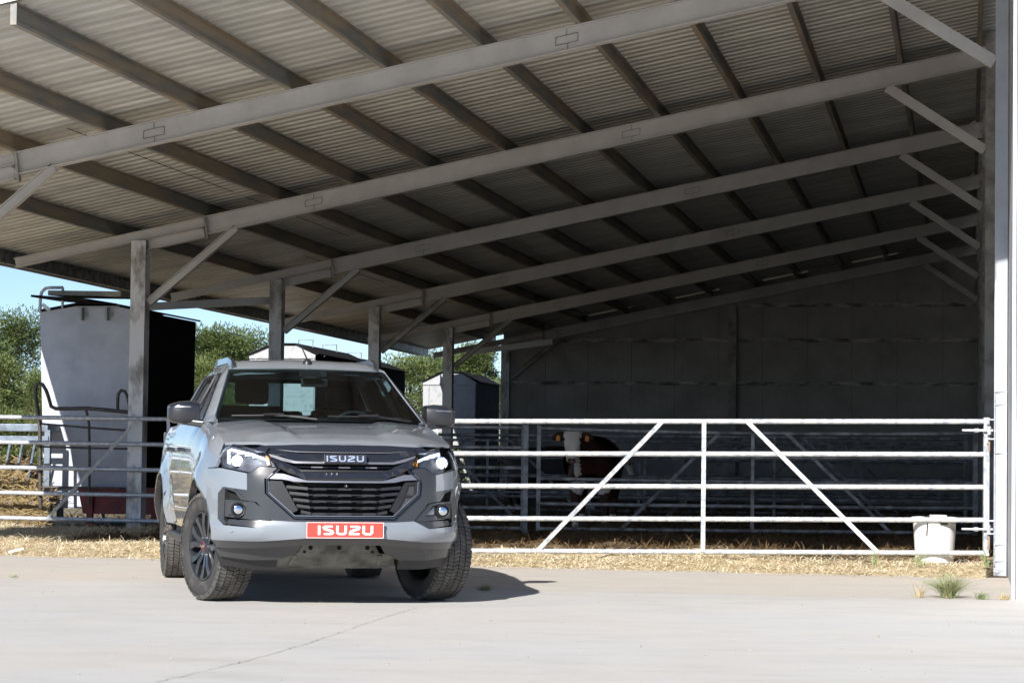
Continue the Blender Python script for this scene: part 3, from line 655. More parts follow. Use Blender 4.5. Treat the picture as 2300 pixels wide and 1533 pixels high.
# ---------------------------------------------------------------- trees
M['needles'] = leafmat('pine_needles', (.04, .068, .02), (.22, .28, .085), .6, .25)
M['needles2'] = leafmat('pine_needles_light', (.07, .105, .028), (.26, .31, .10), .6, .25)
def tree_proto(seed, H, R, fol, low=.25):
    rd = random.Random(seed); root = empty('pine_tree', (0, 0, 0))
    m_ = MB(); m_.tube([(0, 0, -.1), (.05, 0, H * .3), (-.08, .05, H * .6), (.05, 0, H * .92)], [.2, .16, .11, .03], 9)
    cl = []
    for i in range(20):
        t = low + (1 - low) * rd.random() ** .8; rr = R * (1.05 - .75 * ((t - low) / (1 - low)) ** 1.6) * rd.uniform(.35, 1); a = rd.uniform(0, 6.28)
        c = Vector((cos(a) * rr, sin(a) * rr, H * t)); s_ = R * rd.uniform(.22, .40); cl.append((c, s_))
        m_.tube([(0, 0, c.z - rr * .45), tuple(c * .5 + Vector((0, 0, c.z * .5 - rr * .12))), tuple(c)], [.05, .035, .012], 5)
    cl.append((Vector((0, 0, H)), R * .28)); cl.append((Vector((.2, .1, H * .9)), R * .36))
    m_.build('trunk', M['bark'], root, 60)
    m_ = MB(); vs = []; fs = []
    for c, s_ in cl:
        n = int(800 * (s_ / (R * .3)) ** 2)
        for i in range(n):
            d = Vector((rd.gauss(0, 1), rd.gauss(0, 1), rd.gauss(0, .8))).normalized(); r_ = s_ * (rd.random() ** .35) * (1 + .35 * noise.noise(c + d * 2.5))
            p = c + d * r_; p.z *= 1
            # tuft: 3 crossed slivers pointing outwards/up
            ax = (d + Vector((rd.uniform(-.5, .5), rd.uniform(-.5, .5), rd.uniform(.2, .9)))).normalized(); l = rd.uniform(.05, .12); b0 = len(vs)
            for q in range(3):
                sd = ax.cross(Vector((rd.gauss(0, 1), rd.gauss(0, 1), rd.gauss(0, 1)))).normalized() * rd.uniform(.010, .024); k = len(vs)
                e = p + ax * l + sd * rd.uniform(-1.6, 1.6)
                vs += [p - sd, p + sd, e]; fs.append((k, k + 1, k + 2))
    m_.add(vs, fs); m_.build('crown', M[fol], root)
    return root
protos = [tree_proto(11, 5.6, 2.3, 'needles'), tree_proto(12, 4.6, 2.1, 'needles2', .1), tree_proto(13, 5.2, 1.7, 'needles', .3)]
spots = [  # px, distance, top z wanted, proto, label
    (15, 70, 4.7, 0, 'tallest pine at the left edge, left of the big pale silo'), (-60, 66, 4.2, 2, 'pine partly cut by the left picture edge'),
    (70, 60, 2.8, 1, 'low bright pine directly left of the big pale silo'), (0, 52, 2.9, 1, 'low bushy pine above the hay rack at the left edge'),
    (480, 62, 4.1, 2, 'pine just right of the big silo, above the wing mirror'), (540, 68, 4.2, 0, 'pine left of the white silo above the truck roof'),
    (450, 50, 2.8, 1, 'low pine between the big silo and the truck roof'), (960, 74, 3.9, 0, 'pine between the dark silo and the rear column'),
    (925, 60, 3.3, 1, 'low pine right beside the dark silo wall'), (1065, 70, 4.1, 2, 'pine rising above the small silo'), (1110, 66, 2.9, 1, 'low pine just left of the barn back wall'),
    (1000, 62, 2.9, 1, 'low pine behind the small silo'), (160, 76, 4.6, 2, 'pine hidden behind the big pale silo'),(640, 80, 4.0, 0, 'pine seen through the cab, behind the weathered silos')]
first = set()
for (px, Y, zt, k, lb) in spots:
    pr = protos[k]
    if k in first: o = copy_tree(pr)
    else: o = pr; first.add(k)
    H = (5.6, 4.6, 5.2)[k]; s_ = zt / (H * 1.06)
    o.location = ((px - 1150) / F * Y, Y, -.05); o.scale = (s_ * 1.1, s_ * 1.1, s_); o.rotation_euler = (0, 0, random.uniform(0, 6.28))
    tag(o, lb, 'tree', 'pines beyond the barn')
# scrub at the foot of the pines
m_ = MB(); vs = []; fs = []; rd4 = random.Random(21)
for i in range(16000):
    x = rd4.uniform(-16, -.9); y = rd4.uniform(59, 66); hz = 1.1 * (1 + .5 * noise.noise(Vector((x * .5, y * .3, 0)))) ; z = hz * rd4.random() ** .6
    p = Vector((x, y, z)); l = rd4.uniform(.12, .3); k = len(vs)
    ax = Vector((rd4.uniform(-.6, .6), rd4.uniform(-.6, .6), 1)).normalized(); sd = ax.cross(Vector((rd4.gauss(0, 1), rd4.gauss(0, 1), 0))).normalized() * .05
    vs += [p - sd, p + sd, p + ax * l]; fs.append((k, k + 1, k + 2))
m_.add(vs, fs); tag(m_.build('undergrowth', M['needles2']), kind='stuff')

# ---------------------------------------------------------------- cattle
M['hide'] = mat('brown_hide', (.075, .022, .013), .65, col2=(.04, .013, .008), noise_scale=5, bump=.1, bump_scale=80)
M['hide_dark'] = mat('dark_hide', (.022, .011, .009), .65, noise_amt=.4, noise_scale=5)
M['hide_white'] = mat('white_hide', (.82, .76, .70), .75, col2=(.66, .54, .42), noise_scale=6, thr=(.3, .55))
M['muzzle'] = mat('muzzle', (.42, .25, .20), .5, noise_amt=.3, noise_scale=20)
M['eye'] = mat('eye', (.01, .008, .008), .15)
M['hoof'] = mat('hoof', (.06, .05, .045), .6)
def skin(name, verts, edges, radii, mats, root_i=0, sub=2, paint=None, parent=None):
    me = bpy.data.meshes.new(name); me.from_pydata(verts, edges, []); o = bpy.data.objects.new(name, me); col.objects.link(o)
    sk = o.modifiers.new('skin', 'SKIN'); sk.use_smooth_shade = True
    for i, r in enumerate(radii):
        v = me.skin_vertices[0].data[i]; v.radius = r if isinstance(r, tuple) else (r, r); v.use_root = (i == root_i)
    ss = o.modifiers.new('sub', 'SUBSURF'); ss.levels = ss.render_levels = sub
    bpy.context.view_layer.update(); dg = bpy.context.evaluated_depsgraph_get()
    m2 = bpy.data.meshes.new_from_object(o.evaluated_get(dg)); bpy.data.objects.remove(o); m2.name = name
    m2.materials.clear()
    for m in mats: m2.materials.append(m)
    for p in m2.polygons:
        p.use_smooth = True; p.material_index = paint(p.center, p.normal) if paint else 0
    return link(name, m2, parent)
def cow(loc, rz, hide, label, headx=.0, head_low=0, pale=True):
    """local frame: faces -Y, withers about 1.3 m"""
    root = empty('cow', loc, rz); tag(root, label, 'cow', 'cattle in the barn')
    V = []; E = []; R = []
    def v(p, r): V.append(p); R.append(r); return len(V) - 1
    pel = v((0, 1.30, 1.04), (.36, .31)); bel = v((0, .85, .92), (.42, .37)); rib = v((0, .40, .91), (.41, .39)); sh = v((0, 0, .93), (.34, .36)); ne = v((headx * .3, -.28, 1.00), (.17, .24)); n2 = v((headx * .7, -.48, 1.12 - head_low), (.12, .17)); po = v((headx, -.62, 1.22 - head_low), (.10, .10))
    E += [(pel, bel), (bel, rib), (rib, sh), (sh, ne), (ne, n2), (n2, po)]
    rump = v((0, 1.50, 1.02), (.22, .24)); E.append((pel, rump))
    bri = v((0, -.16, .68), (.17, .15)); E.append((sh, bri))
    for s_ in (-1, 1):
        a = v((s_ * .20, -.02, .66), (.13, .13)); b_ = v((s_ * .20, -.03, .40), .068); c = v((s_ * .20, -.01, .12), .042); d = v((s_ * .20, -.05, .04), .058); E += [(sh, a), (a, b_), (b_, c), (c, d)]
        a = v((s_ * .22, 1.32, .66), (.15, .15)); b_ = v((s_ * .22, 1.48, .46), .075); c = v((s_ * .22, 1.43, .14), .045); d = v((s_ * .22, 1.38, .04), .058); E += [(pel, a), (a, b_), (b_, c), (c, d)]
    t1 = v((0, 1.74, 1.0), .03); t2 = v((0, 1.76, .5), .025); E += [(rump, t1), (t1, t2)]
    def paint(c, n):
        if c.z < .20: return 1
        if not pale: return 0
        if c.y < .02 and (c.x / .30) ** 2 + ((c.z - .60) / .12) ** 2 < 1 + .5 * noise.noise(c * 7): return 1
        if n.y < -.2 and c.y < -.2 and abs(c.x - headx * .8) < .05 and c.z < 1.12: return 1
        return 0
    skin('body', V, E, R, [hide, M['hide_white']], 2, 3, paint, root)
    # head: lofted skull
    m_ = MB(); hz = 1.30 - head_low; sec = [  # y, z, half width, half height  (top of poll to muzzle, face hangs down)
        (-.60, hz + .055, .055, .05), (-.64, hz + .05, .105, .075), (-.68, hz - .01, .125, .10), (-.715, hz - .08, .122, .105), (-.745, hz - .16, .105, .095), (-.77, hz - .24, .085, .08), (-.785, hz - .31, .078, .07), (-.785, hz - .36, .072, .06), (-.77, hz - .39, .05, .035)]
    vs = []; n = 16
    for (y, z, a, b_) in sec:
        for k in range(n):
            t = 2 * pi * k / n; ca, sa = cos(t), sin(t); q = .85
            vs.append((headx + a * math.copysign(abs(ca) ** q, ca), y + b_ * sa * .9, z + b_ * sa * .25))
    fs = [tuple(range(n))[::-1], tuple((len(sec) - 1) * n + k for k in range(n))]
    for i in range(len(sec) - 1):
        for k in range(n): fs.append((i * n + k, i * n + (k + 1) % n, (i + 1) * n + (k + 1) % n, (i + 1) * n + k))
    m_.add(vs, fs); hd = m_.build('head', [M['hide_white'], M['muzzle'], hide], root)
    me = hd.data
    for p in me.polygons:
        p.use_smooth = True; p.material_index = 1 if p.center.z < hz - .345 else (2 if p.center.y > -.60 else 0)
    ss = hd.modifiers.new('s', 'SUBSURF'); ss.levels = ss.render_levels = 1
    for s_ in (-1, 1):
        m_ = MB(); m_.lathe([(-.018, .0), (-.015, .014), (0, .022), (.015, .014), (.018, 0)], 12, 'X', (headx + s_ * .113, -.765, hz - .075)); m_.build('eye', M['eye'], root, 60)
        m_ = MB(); m_.lathe([(-.012, .0), (0, .014), (.01, 0)], 10, 'Y', (headx + s_ * .03, -.853, hz - .345)); m_.build('nostril', M['eye'], root, 60)
        # ear: cupped leaf
        m_ = MB(); vs = []; ne_ = 7
        for i in range(ne_):
            t = i / (ne_ - 1); wv = .062 * sin(pi * min(1, t * .88 + .12)) ** .8; cx_ = headx + s_ * (.10 + .19 * t); cz = hz - .03 - .03 * t; cy = -.63 - .01 * t
            for j in range(5):
                g = (j / 4 - .5) * 2; vs.append((cx_, cy + .03 * (g * g) - .025, cz + g * wv))
        b0 = len(vs); vs += [(a, b_ + .012, c) for a, b_, c in vs]; fs = []
        for i in range(ne_ - 1):
            for j in range(4): a = i * 5 + j; fs.append((a, a + 1, a + 6, a + 5)); fs.append((a + b0, a + 5 + b0, a + 6 + b0, a + 1 + b0))
        m_.add(vs, fs); er = m_.build('ear', hide, root, 60)
        m_ = MB(); cx_ = headx + s_ * .19; m_.box(cx_ - .026, cx_ + .026, -.683, -.679, hz - .10, hz - .04); m_.box(cx_ - .012, cx_ + .012, -.684, -.678, hz - .04, hz - .02); m_.build('ear_tag', M['tag'], er)
    for s_ in (-1, 1):
        for y in (-.07, 1.36): m_ = MB(); m_.box(s_ * .20 - .05 + (.02 * s_ if y > 1 else 0), s_ * .20 + .05 + (.02 * s_ if y > 1 else 0), y - .06, y + .06, 0, .05); m_.build('hoof', M['hoof'], root, bevel=.012)
    return root
p = B(5.50, 2.6, .03); cow(p, -.10, M['hide'], 'brown cow with white face and orange ear tags looking over the shaded gate', headx=-.20)
p = B(3.75, 14.0, .0); cow(p, 1.25, M['hide_dark'], 'dark cow far back in the shade, just right of the truck mirror', headx=.05, head_low=.25, pale=False)
# ================================================================ TRUCK (local: x across, y backwards, z up; front axle at y=0)
def carpaint():
    m = bpy.data.materials.new('grey_paint'); m.use_nodes = True; b = m.node_tree.nodes['Principled BSDF']
    b.inputs['Base Color'].default_value = (.20, .222, .25, 1); b.inputs['Roughness'].default_value = .32
    b.inputs['Metallic'].default_value = .0; b.inputs['Coat Weight'].default_value = 1; b.inputs['Coat Roughness'].default_value = .03
    return m
M['paint'] = carpaint()
M['clad'] = mat('dark_cladding', (.038, .038, .040), .27, metal=.1, coat=.5)
M['gloss'] = mat('gloss_black_blue', (.020, .022, .028), .18, metal=.2, coat=.8)
M['matte'] = mat('matte_black', (.010, .010, .011), .55)
M['plastic'] = mat('black_plastic', (.016, .016, .018), .42)
M['satin'] = mat('satin_grey_trim', (.30, .30, .32), .3, metal=.7)
M['meshgrey'] = mat('mesh_insert', (.07, .07, .075), .4, col2=(.02, .02, .02), noise_scale=220, thr=(.45, .55))
M['void'] = mat('void', (.004, .004, .004), .9)
M['chrome'] = mat('chrome', (.75, .77, .82), .12, metal=1)
M['badge'] = mat('badge_silver', (.62, .68, .85), .22, metal=.6)
M['rubber'] = mat('tyre_rubber', (.035, .034, .033), .78, col2=(.085, .075, .065), noise_scale=9, thr=(.3, .5), bump=.1)
M['tread'] = mat('tyre_tread', (.07, .067, .063), .85, col2=(.13, .115, .10), noise_scale=14, thr=(.35, .55))
M['rim'] = mat('dark_rim', (.055, .058, .066), .28, metal=.65, coat=.4)
M['seat'] = mat('seat', (.010, .011, .013), .7)
M['glass'] = glass('windscreen', (.58, .74, .76), .4)
M['tintglass'] = glass('side_glass', (.22, .26, .28), 1.0, 1.7)
M['lens'] = glass('lamp_lens', (.90, .92, .95), .35, 1.2)
M['drl'] = mat('light_strip', (.8, .85, .95), .3, emit=((.85, .92, 1), 1.3))
M['lamp'] = mat('lamp_lit', (1, 1, 1), .3, emit=((1, .98, .88), 30))
M['shell'] = mat('mirror_shell', (.022, .022, .025), .35, coat=.3)
M['hlin'] = mat('lamp_inside', (.09, .095, .11), .42, metal=.1, noise_amt=.7, noise_scale=14)
M['amber'] = mat('amber', (.65, .25, .03), .35)
M['skid'] = mat('skid_plate', (.155, .155, .135), .6, col2=(.06, .058, .05), noise_scale=7, thr=(.35, .6), bump=.2)
M['plate_red'] = mat('plate_red', (.66, .065, .048), .4)
M['plate_white'] = mat('plate_white', (.88, .88, .88), .4)
M['redring'] = mat('red_ring', (.25, .012, .012), .4)
TX, TY, TA = -1.3323, 17.8997, .2198
truck = empty('pickup_truck', (TX, TY, 0), TA)
tag(truck, 'grey double-cab pickup with lit headlights, red front plate and turned wheels before the barn', 'pickup truck')

def pip(pt, poly):
    x, y = pt; c = False; j = len(poly) - 1
    for i in range(len(poly)):
        xi, yi = poly[i]; xj, yj = poly[j]
        if (yi > y) != (yj > y) and x < (xj - xi) * (y - yi) / (yj - yi) + xi: c = not c
        j = i
    return c
def panel(name, outline, fn, m, parent=None, step=.06, th=.02, ref=(0, -1, 0), holes=(), smooth=38, rim=True):
    parent = truck if parent is None else parent
    def sub(poly):
        out = []
        for i in range(len(poly)):
            a = poly[i]; b = poly[(i + 1) % len(poly)]; L = math.hypot(b[0] - a[0], b[1] - a[1]); n = max(1, int(L / step))
            out += [(a[0] + (b[0] - a[0]) * k / n, a[1] + (b[1] - a[1]) * k / n) for k in range(n)]
        return out
    loops = [sub(outline)] + [sub(h) for h in holes]; pts = []; edges = []
    for lp in loops:
        b = len(pts); pts += lp; edges += [(b + i, b + (i + 1) % len(lp)) for i in range(len(lp))]
    nb = len(pts); xs = [p[0] for p in loops[0]]; ys = [p[1] for p in loops[0]]
    x = min(xs) + step * .5
    bp = np.array(pts)
    while x < max(xs):
        y = min(ys) + step * .5
        while y < max(ys):
            if pip((x, y), loops[0]) and not any(pip((x, y), h) for h in loops[1:]):
                if np.min((bp[:, 0] - x) ** 2 + (bp[:, 1] - y) ** 2) > (step * .45) ** 2: pts.append((x, y))
            y += step
        x += step
    r = geometry.delaunay_2d_cdt([Vector(p) for p in pts], edges, [], 0, 1e-6)
    vv, ff = r[0], r[2]; fs = []
    for f in ff:
        c = (sum(vv[i].x for i in f) / 3, sum(vv[i].y for i in f) / 3)
        if pip(c, loops[0]) and not any(pip(c, h) for h in loops[1:]): fs.append(tuple(f))
    co = [Vector(fn(v.x, v.y)) for v in vv]
    bm = bmesh.new(); bv = [bm.verts.new(c) for c in co]
    for f in fs:
        try: bm.faces.new([bv[i] for i in f])
        except ValueError: pass
    loose = [v for v in bm.verts if not v.link_faces]; bmesh.ops.delete(bm, geom=loose, context='VERTS')
    bmesh.ops.recalc_face_normals(bm, faces=bm.faces); bm.normal_update()
    s_ = sum((f.normal.dot(Vector(ref)) * f.calc_area() for f in bm.faces))
    if s_ < 0: bmesh.ops.reverse_faces(bm, faces=bm.faces); bm.normal_update()
    if th:
        be = [e for e in bm.edges if len(e.link_faces) == 1]
        vm = {v: bm.verts.new(v.co - v.normal * th) for v in list(bm.verts)}
        for e in be:
            l = e.link_loops[0]; a, b = l.vert, l.link_loop_next.vert
            bm.faces.new((b, a, vm[a], vm[b]))
        for f in [f for f in bm.faces if all(v in vm for v in f.verts)]:
            bm.faces.new([vm[v] for v in reversed(f.verts)])
    me = bpy.data.meshes.new(name); bm.to_mesh(me); bm.free()
    me.materials.append(m); me.polygons.foreach_set('use_smooth', [True] * len(me.polygons)); me.set_sharp_from_angle(angle=radians(smooth))
    return link(name, me, parent)
def mir(half):  # half outline from centre top to centre bottom (x>=0) -> full
    return half + [(-x, z) for x, z in reversed(half) if abs(x) > 1e-6]
def flipx(poly): return [(-x, z) for x, z in reversed(poly)]
def both(name, poly, fn, m, **k):
    return [panel(name, poly, fn, m, **k), panel(name, flipx(poly), fn, m, **k)]

def lerp_tab(t, tab):
    if t <= tab[0][0]: return tab[0][1]
    for (a, x), (b, y) in zip(tab, tab[1:]):
        if t <= b: return x + (y - x) * (t - a) / (b - a)
    return tab[-1][1]
def gx(x):
    x = abs(x); g = .07 * (x / .55) ** 2
    if x > .55: g += 1.7 * (x - .55) ** 2
    if x > .80: g += 12 * (x - .80) ** 2
    return g
def y0z(z): return lerp_tab(z, [(.25, -.72), (.40, -.82), (.45, -.87), (.485, -.915), (.535, -.912), (.60, -.892), (.70, -.885), (.87, -.875), (1.0, -.845), (1.08, -.80), (1.13, -.765), (1.16, -.70)])
def fr(off=0.0):
    return lambda x, z: (x, y0z(z) + gx(x) + off, z)

# --- hood
def frt(off):   # recess that fades out towards the outer corner
    return lambda x, z: (x, y0z(z) + gx(x) + .004 + off * max(.04, min(1, (.835 - abs(x)) / .14)), z)
def ztop(y): return lerp_tab(y, [(-.80, 1.085), (-.60, 1.118), (-.45, 1.145), (-.2, 1.19), (.1, 1.235), (.35, 1.265), (.55, 1.285), (.9, 1.275), (2.7, 1.27), (4.3, 1.25)])
def hoodz(x, y):
    ax = abs(x); c = lerp_tab(y, [(-.80, 1.125), (-.765, 1.140), (-.70, 1.160), (-.5, 1.198), (-.2, 1.238), (.1, 1.268), (.45, 1.292), (.7, 1.30)])
    e = ztop(y); t = min(1, ax / .80)
    z = c + (e - c) * t ** 2.6
    # raised outer shoulders with a crease
    cr = .30 + .10 * (y + .7)
    z += .018 * (1 / (1 + exp(-(ax - cr) / .010)) - .0) * max(0, min(1, (.78 - ax) / .25)) * min(1, max(0, (y + .72) / .25))
    return z
def yw(x): return .40 - .12 * (1 - (x / .77) ** 2) # windscreen foot
hd_half = [(0, yw(0) + .03), (.3, yw(.3) + .03), (.6, yw(.6) + .03), (.765, .44), (.80, .30), (.803, 0), (.802, -.30), (.80, -.535), (.69, -.635), (.60, -.685), (.535, -.735), (.40, -.755), (.2, -.775), (0, -.782)]
panel('hood', mir(hd_half), lambda x, y: (x, y, hoodz(x, y)), M['paint'], step=.026, th=.02, ref=(0, 0, 1), smooth=60)
# --- fascia: painted bumper
bump_half = [(0, .592), (.35, .592), (.492, .600), (.605, .545), (.809, .558), (.842, .60), (.842, .775), (.814, .822), (.663, .804), (.664, .918), (.82, .950), (.905, .955), (.905, .72), (.887, .60), (.872, .450), (.586, .450), (.268, .478), (0, .478)]
panel('bumper', mir(bump_half), fr(), M['paint'], step=.05, th=.03, smooth=50)
both('parking_sensor', [(.765 + .013 * cos(a * pi / 4), .523 + .013 * sin(a * pi / 4)) for a in range(8)], fr(-.004), M['paint'], step=.02, th=.004)
# lower valance, recessed belly and air dams
panel('valance', mir([(0, .477), (.268, .477), (.586, .449), (.871, .449), (.838, .398), (.60, .402), (.30, .428), (0, .432)]), fr(.006), M['clad'], step=.05, th=.03)
both('valance_side', [(.27, .43), (.60, .402), (.846, .397), (.81, .335), (.62, .315), (.42, .32), (.31, .37)], fr(.06), M['clad'], step=.05, th=.02)
panel('lower_backing', mir([(0, .445), (.55, .44), (.50, .33), (0, .33)]), fr(.30), M['plastic'], step=.08, th=.01)
panel('front_backing', mir([(0, 1.128), (.5, 1.118), (.70, 1.10), (.80, 1.09), (.80, 1.0), (0, 1.0)]), fr(.065), M['gloss'], step=.06, th=.01)
both('air_dam', [(.845, .392), (.80, .268), (.60, .250), (.428, .252), (.428, .325), (.62, .315), (.75, .335)], fr(.10), M['plastic'], step=.05, th=.015)
# dark cladding around grille
clad_half = [(0, .608), (.352, .608), (.546, .781), (.551, .880), (.462, .957), (.576, .966), (.647, .921), (.664, .918), (.663, .804), (.74, .812), (.665, .735), (.60, .722), (.495, .600), (.35, .593), (0, .593)]
panel('grille_surround', mir(clad_half), fr(-.004), M['clad'], step=.05, th=.05, smooth=45)
# fog lamp pods
both('fog_recess', [(.83, .81), (.64, .79), (.60, .55), (.83, .57)], fr(.055), M['void'], step=.08, th=.01)
both('fog_frame', [(.842, .775), (.814, .822), (.800, .822), (.806, .60), (.79, .573), (.809, .558), (.842, .60)], fr(-.002), M['clad'], step=.05, th=.05)
both('fog_fin', [(.80, .822), (.745, .812), (.665, .735), (.60, .722), (.70, .735), (.74, .79), (.80, .81)], fr(.0), M['clad'], step=.05, th=.03)
both('fog_bezel', [(.800, .735), (.617, .722), (.560, .680), (.492, .598), (.600, .598), (.800, .618)], fr(.006), M['clad'], step=.05, th=.03,
     holes=[[(.765, .715), (.640, .705), (.585, .632), (.765, .640)]])
both('fog_step', [(.770, .600), (.495, .594), (.605, .548), (.772, .566), (.79, .575)], fr(.010), M['clad'], step=.05, th=.03)
def fp(x, z, o=0): return (x, y0z(z) + gx(.70) + .015 + .5 * (abs(x) - .70) + o, z)
both('fog_pod', [(.785, .72), (.65, .71), (.59, .63), (.785, .635)], fp, M['plastic'], step=.05, th=.01)
both('fog_mesh', [(.655, .700), (.655, .642), (.59, .640)], fr(.020), M['satin'], step=.05, th=.008)
for s_ in (-1, 1):
    x, z = s_ * .719, .668; y = fp(x, z)[1] - .040
    m_ = MB(); m_.lathe([(-.004, .040), (-.006, .047), (.0, .052), (.03, .052), (.03, .040)], 28, 'Y', (x, y, z)); f = m_.build('fog_lamp', M['plastic'], truck, 40)
    m_ = MB(); m_.lathe([(.0, 0), (.001, .02), (.006, .036), (.012, .041), (.02, .041)], 28, 'Y', (x, y, z)); m_.build('lamp_glass', M['chrome'], f, 60)
# --- grille
G = fr
panel('grille_back', mir([(0, 1.08), (.5, 1.08), (.54, .96), (.55, .78), (.36, .60), (0, .60)]), G(.075), M['void'], step=.1, th=.01)
panel('top_trim', mir([(0, 1.136), (.20, 1.134), (.40, 1.130), (.528, 1.122), (.575, 1.105), (.618, 1.083), (.60, 1.074), (.535, 1.068), (.514, 1.093), (.42, 1.086), (.32, 1.078), (0, 1.076)]), G(-.012), M['gloss'], step=.04, th=.04)
panel('trim_line', mir([(0, 1.074), (.32, 1.076), (.42, 1.084), (.50, 1.092), (.505, 1.088), (.42, 1.078), (.32, 1.068), (0, 1.066)]), G(-.004), M['satin'], step=.05, th=.02)
def ridge(off, zc, hh, dep):  # bars bulge forward along their middle
    return lambda x, z: (x, y0z(z) + gx(x) + off - dep * max(0, 1 - abs(z - zc(abs(x))) / hh), z)
zu = lambda ax: 1.03 + max(0, (ax - .33)) * .22
panel('upper_bar', mir([(0, 1.056), (.30, 1.058), (.40, 1.076), (.50, 1.090), (.528, 1.066), (.43, 1.040), (.34, 1.008), (0, 1.003)]), ridge(-.006, zu, .03, .03), M['gloss'], step=.035, th=.03, smooth=25)
panel('silver_strip', mir([(0, 1.003), (.34, 1.006), (.42, 1.028), (.52, 1.058), (.505, 1.036), (.43, 1.008), (.35, .992), (0, .992)]), G(-.012), M['satin'], step=.04, th=.02)
panel('slot_bar', mir([(0, .948), (.30, .948), (.33, .958), (.33, .95), (.30, .934), (0, .934)]), G(.01), M['plastic'], step=.05, th=.02)
panel('slot_line', mir([(0, .967), (.34, .972), (.34, .966), (0, .961)]), G(.03), M['clad'], step=.05, th=.01)
for x in (-.19, 0, .19): m_ = MB(); y = y0z(.97) + gx(x); m_.box(x - .04, x + .04, y + .012, y + .03, .962, .970); m_.build('grille_tooth', M['satin'], truck)
zl = lambda ax: .905 + max(0, (ax - .28)) * .42
panel('lower_bar', mir([(0, .930), (.300, .932), (.345, .970), (.42, 1.000), (.497, 1.030), (.458, .960), (.40, .930), (.33, .905), (.262, .874), (0, .872)]), ridge(-.014, zl, .035, .035), M['gloss'], step=.035, th=.03, smooth=25)
panel('silver_strip', mir([(0, .873), (.262, .874), (.33, .892), (.42, .918), (.50, .922), (.538, .886), (.42, .880), (.35, .866), (.262, .862), (0, .862)]), G(-.018), M['satin'], step=.04, th=.02)
# octagon frame
def strip(pts, wd):
    """closed outline of a band following pts on the x>0 half, inwards by wd"""
    inn = []
    for i, p in enumerate(pts):
        a = Vector(pts[max(i - 1, 0)]); b = Vector(pts[min(i + 1, len(pts) - 1)]); d = (b - a).normalized(); n_ = Vector((d.y, -d.x)); inn.append((p[0] + n_.x * wd, p[1] + n_.y * wd))
    return pts + inn[::-1]
octo = [(.455, .955), (.544, .880), (.540, .782), (.350, .613), (.20, .612), (0, .612)]
both('octagon_frame', strip([(a - .002, b) for a, b in octo[:-2]] + [(.0, .613)], .012), G(-.02), M['gloss'], step=.05, th=.06)
both('octagon_line', strip([(.47, .935), (.527, .878), (.523, .788), (.345, .63), (0, .63)], .005), G(-.006), M['satin'], step=.05, th=.02)
both('grille_wing', [(.518, .872), (.43, .868), (.322, .670), (.362, .650), (.517, .788)], G(.0), M['plastic'], step=.05, th=.04, holes=[[(.50, .85), (.455, .85), (.43, .785), (.50, .775)], [(.495, .765), (.425, .77), (.385, .69), (.405, .685)]])
both('wing_mesh', [(.50, .85), (.455, .85), (.43, .785), (.50, .775)], G(.012), M['meshgrey'], step=.05, th=.01)
both('wing_mesh', [(.495, .765), (.425, .77), (.385, .69), (.405, .685)], G(.012), M['meshgrey'], step=.05, th=.01)
for i, z in enumerate((.818, .776, .733, .690, .648)):
    half = [.40, .38, .355, .33, .30][i]
    m_ = MB()
    xs = [-half + 2 * half * k / 24 for k in range(25)]
    for a, b_ in zip(xs, xs[1:]):
        ya, yb = y0z(z) + gx(a), y0z(z) + gx(b_)
        m_.hexa([(a, ya + .012, z - .004), (b_, yb + .012, z - .004), (b_, yb + .05, z - .004), (a, ya + .05, z - .004), (a, ya + .012, z + .004), (b_, yb + .012, z + .004), (b_, yb + .05, z + .004), (a, ya + .05, z + .004)])
    bar_ = m_.build('grille_bar', M['plastic'], truck)
    m_ = MB()
    offs = (0, -.175, .175) if i % 2 == 0 else (0, -.165, .165)
    for x in offs:
        y = y0z(z) + gx(x); m_.hexa([(x - .05, y, z - .009), (x + .05, y, z - .009), (x + .05, y + .03, z - .009), (x - .05, y + .03, z - .009), (x - .038, y + .004, z + .006), (x + .038, y + .004, z + .006), (x + .038, y + .03, z + .006), (x - .038, y + .03, z + .006)])
    for s_ in (-1, 1):
        x0, x1 = s_ * (.255 - .005 * i), s_ * half; y = y0z(z) + gx(x0); y1 = y0z(z) + gx(x1)
        q = [(x0, y - .0, z - .010), (x1, y1 + .0, z + .004), (x1, y1 + .03, z + .004), (x0, y + .03, z - .010), (x0, y + .006, z + .010), (x1, y1 + .006, z + .022), (x1, y1 + .03, z + .022), (x0, y + .03, z + .010)]
        if s_ < 0: q = [q[1], q[0], q[3], q[2], q[5], q[4], q[7], q[6]]
        m_.hexa(q)
    m_.build('grille_tooth', M['plastic'], bar_)
m_ = MB()
for k in range(22):
    z = .635 + k * .0102; m_.box(-.26, .26, -.80, -.795, z, z + .003)
m_.build('radiator_fins', M['matte'], truck)
m_ = MB(); m_.lathe([(-.02, 0), (-.018, .008), (-.008, .015), (.02, .015)], 16, 'Y', (.01, -.87, .838)); m_.build('front_camera', M['gloss'], truck, 50)
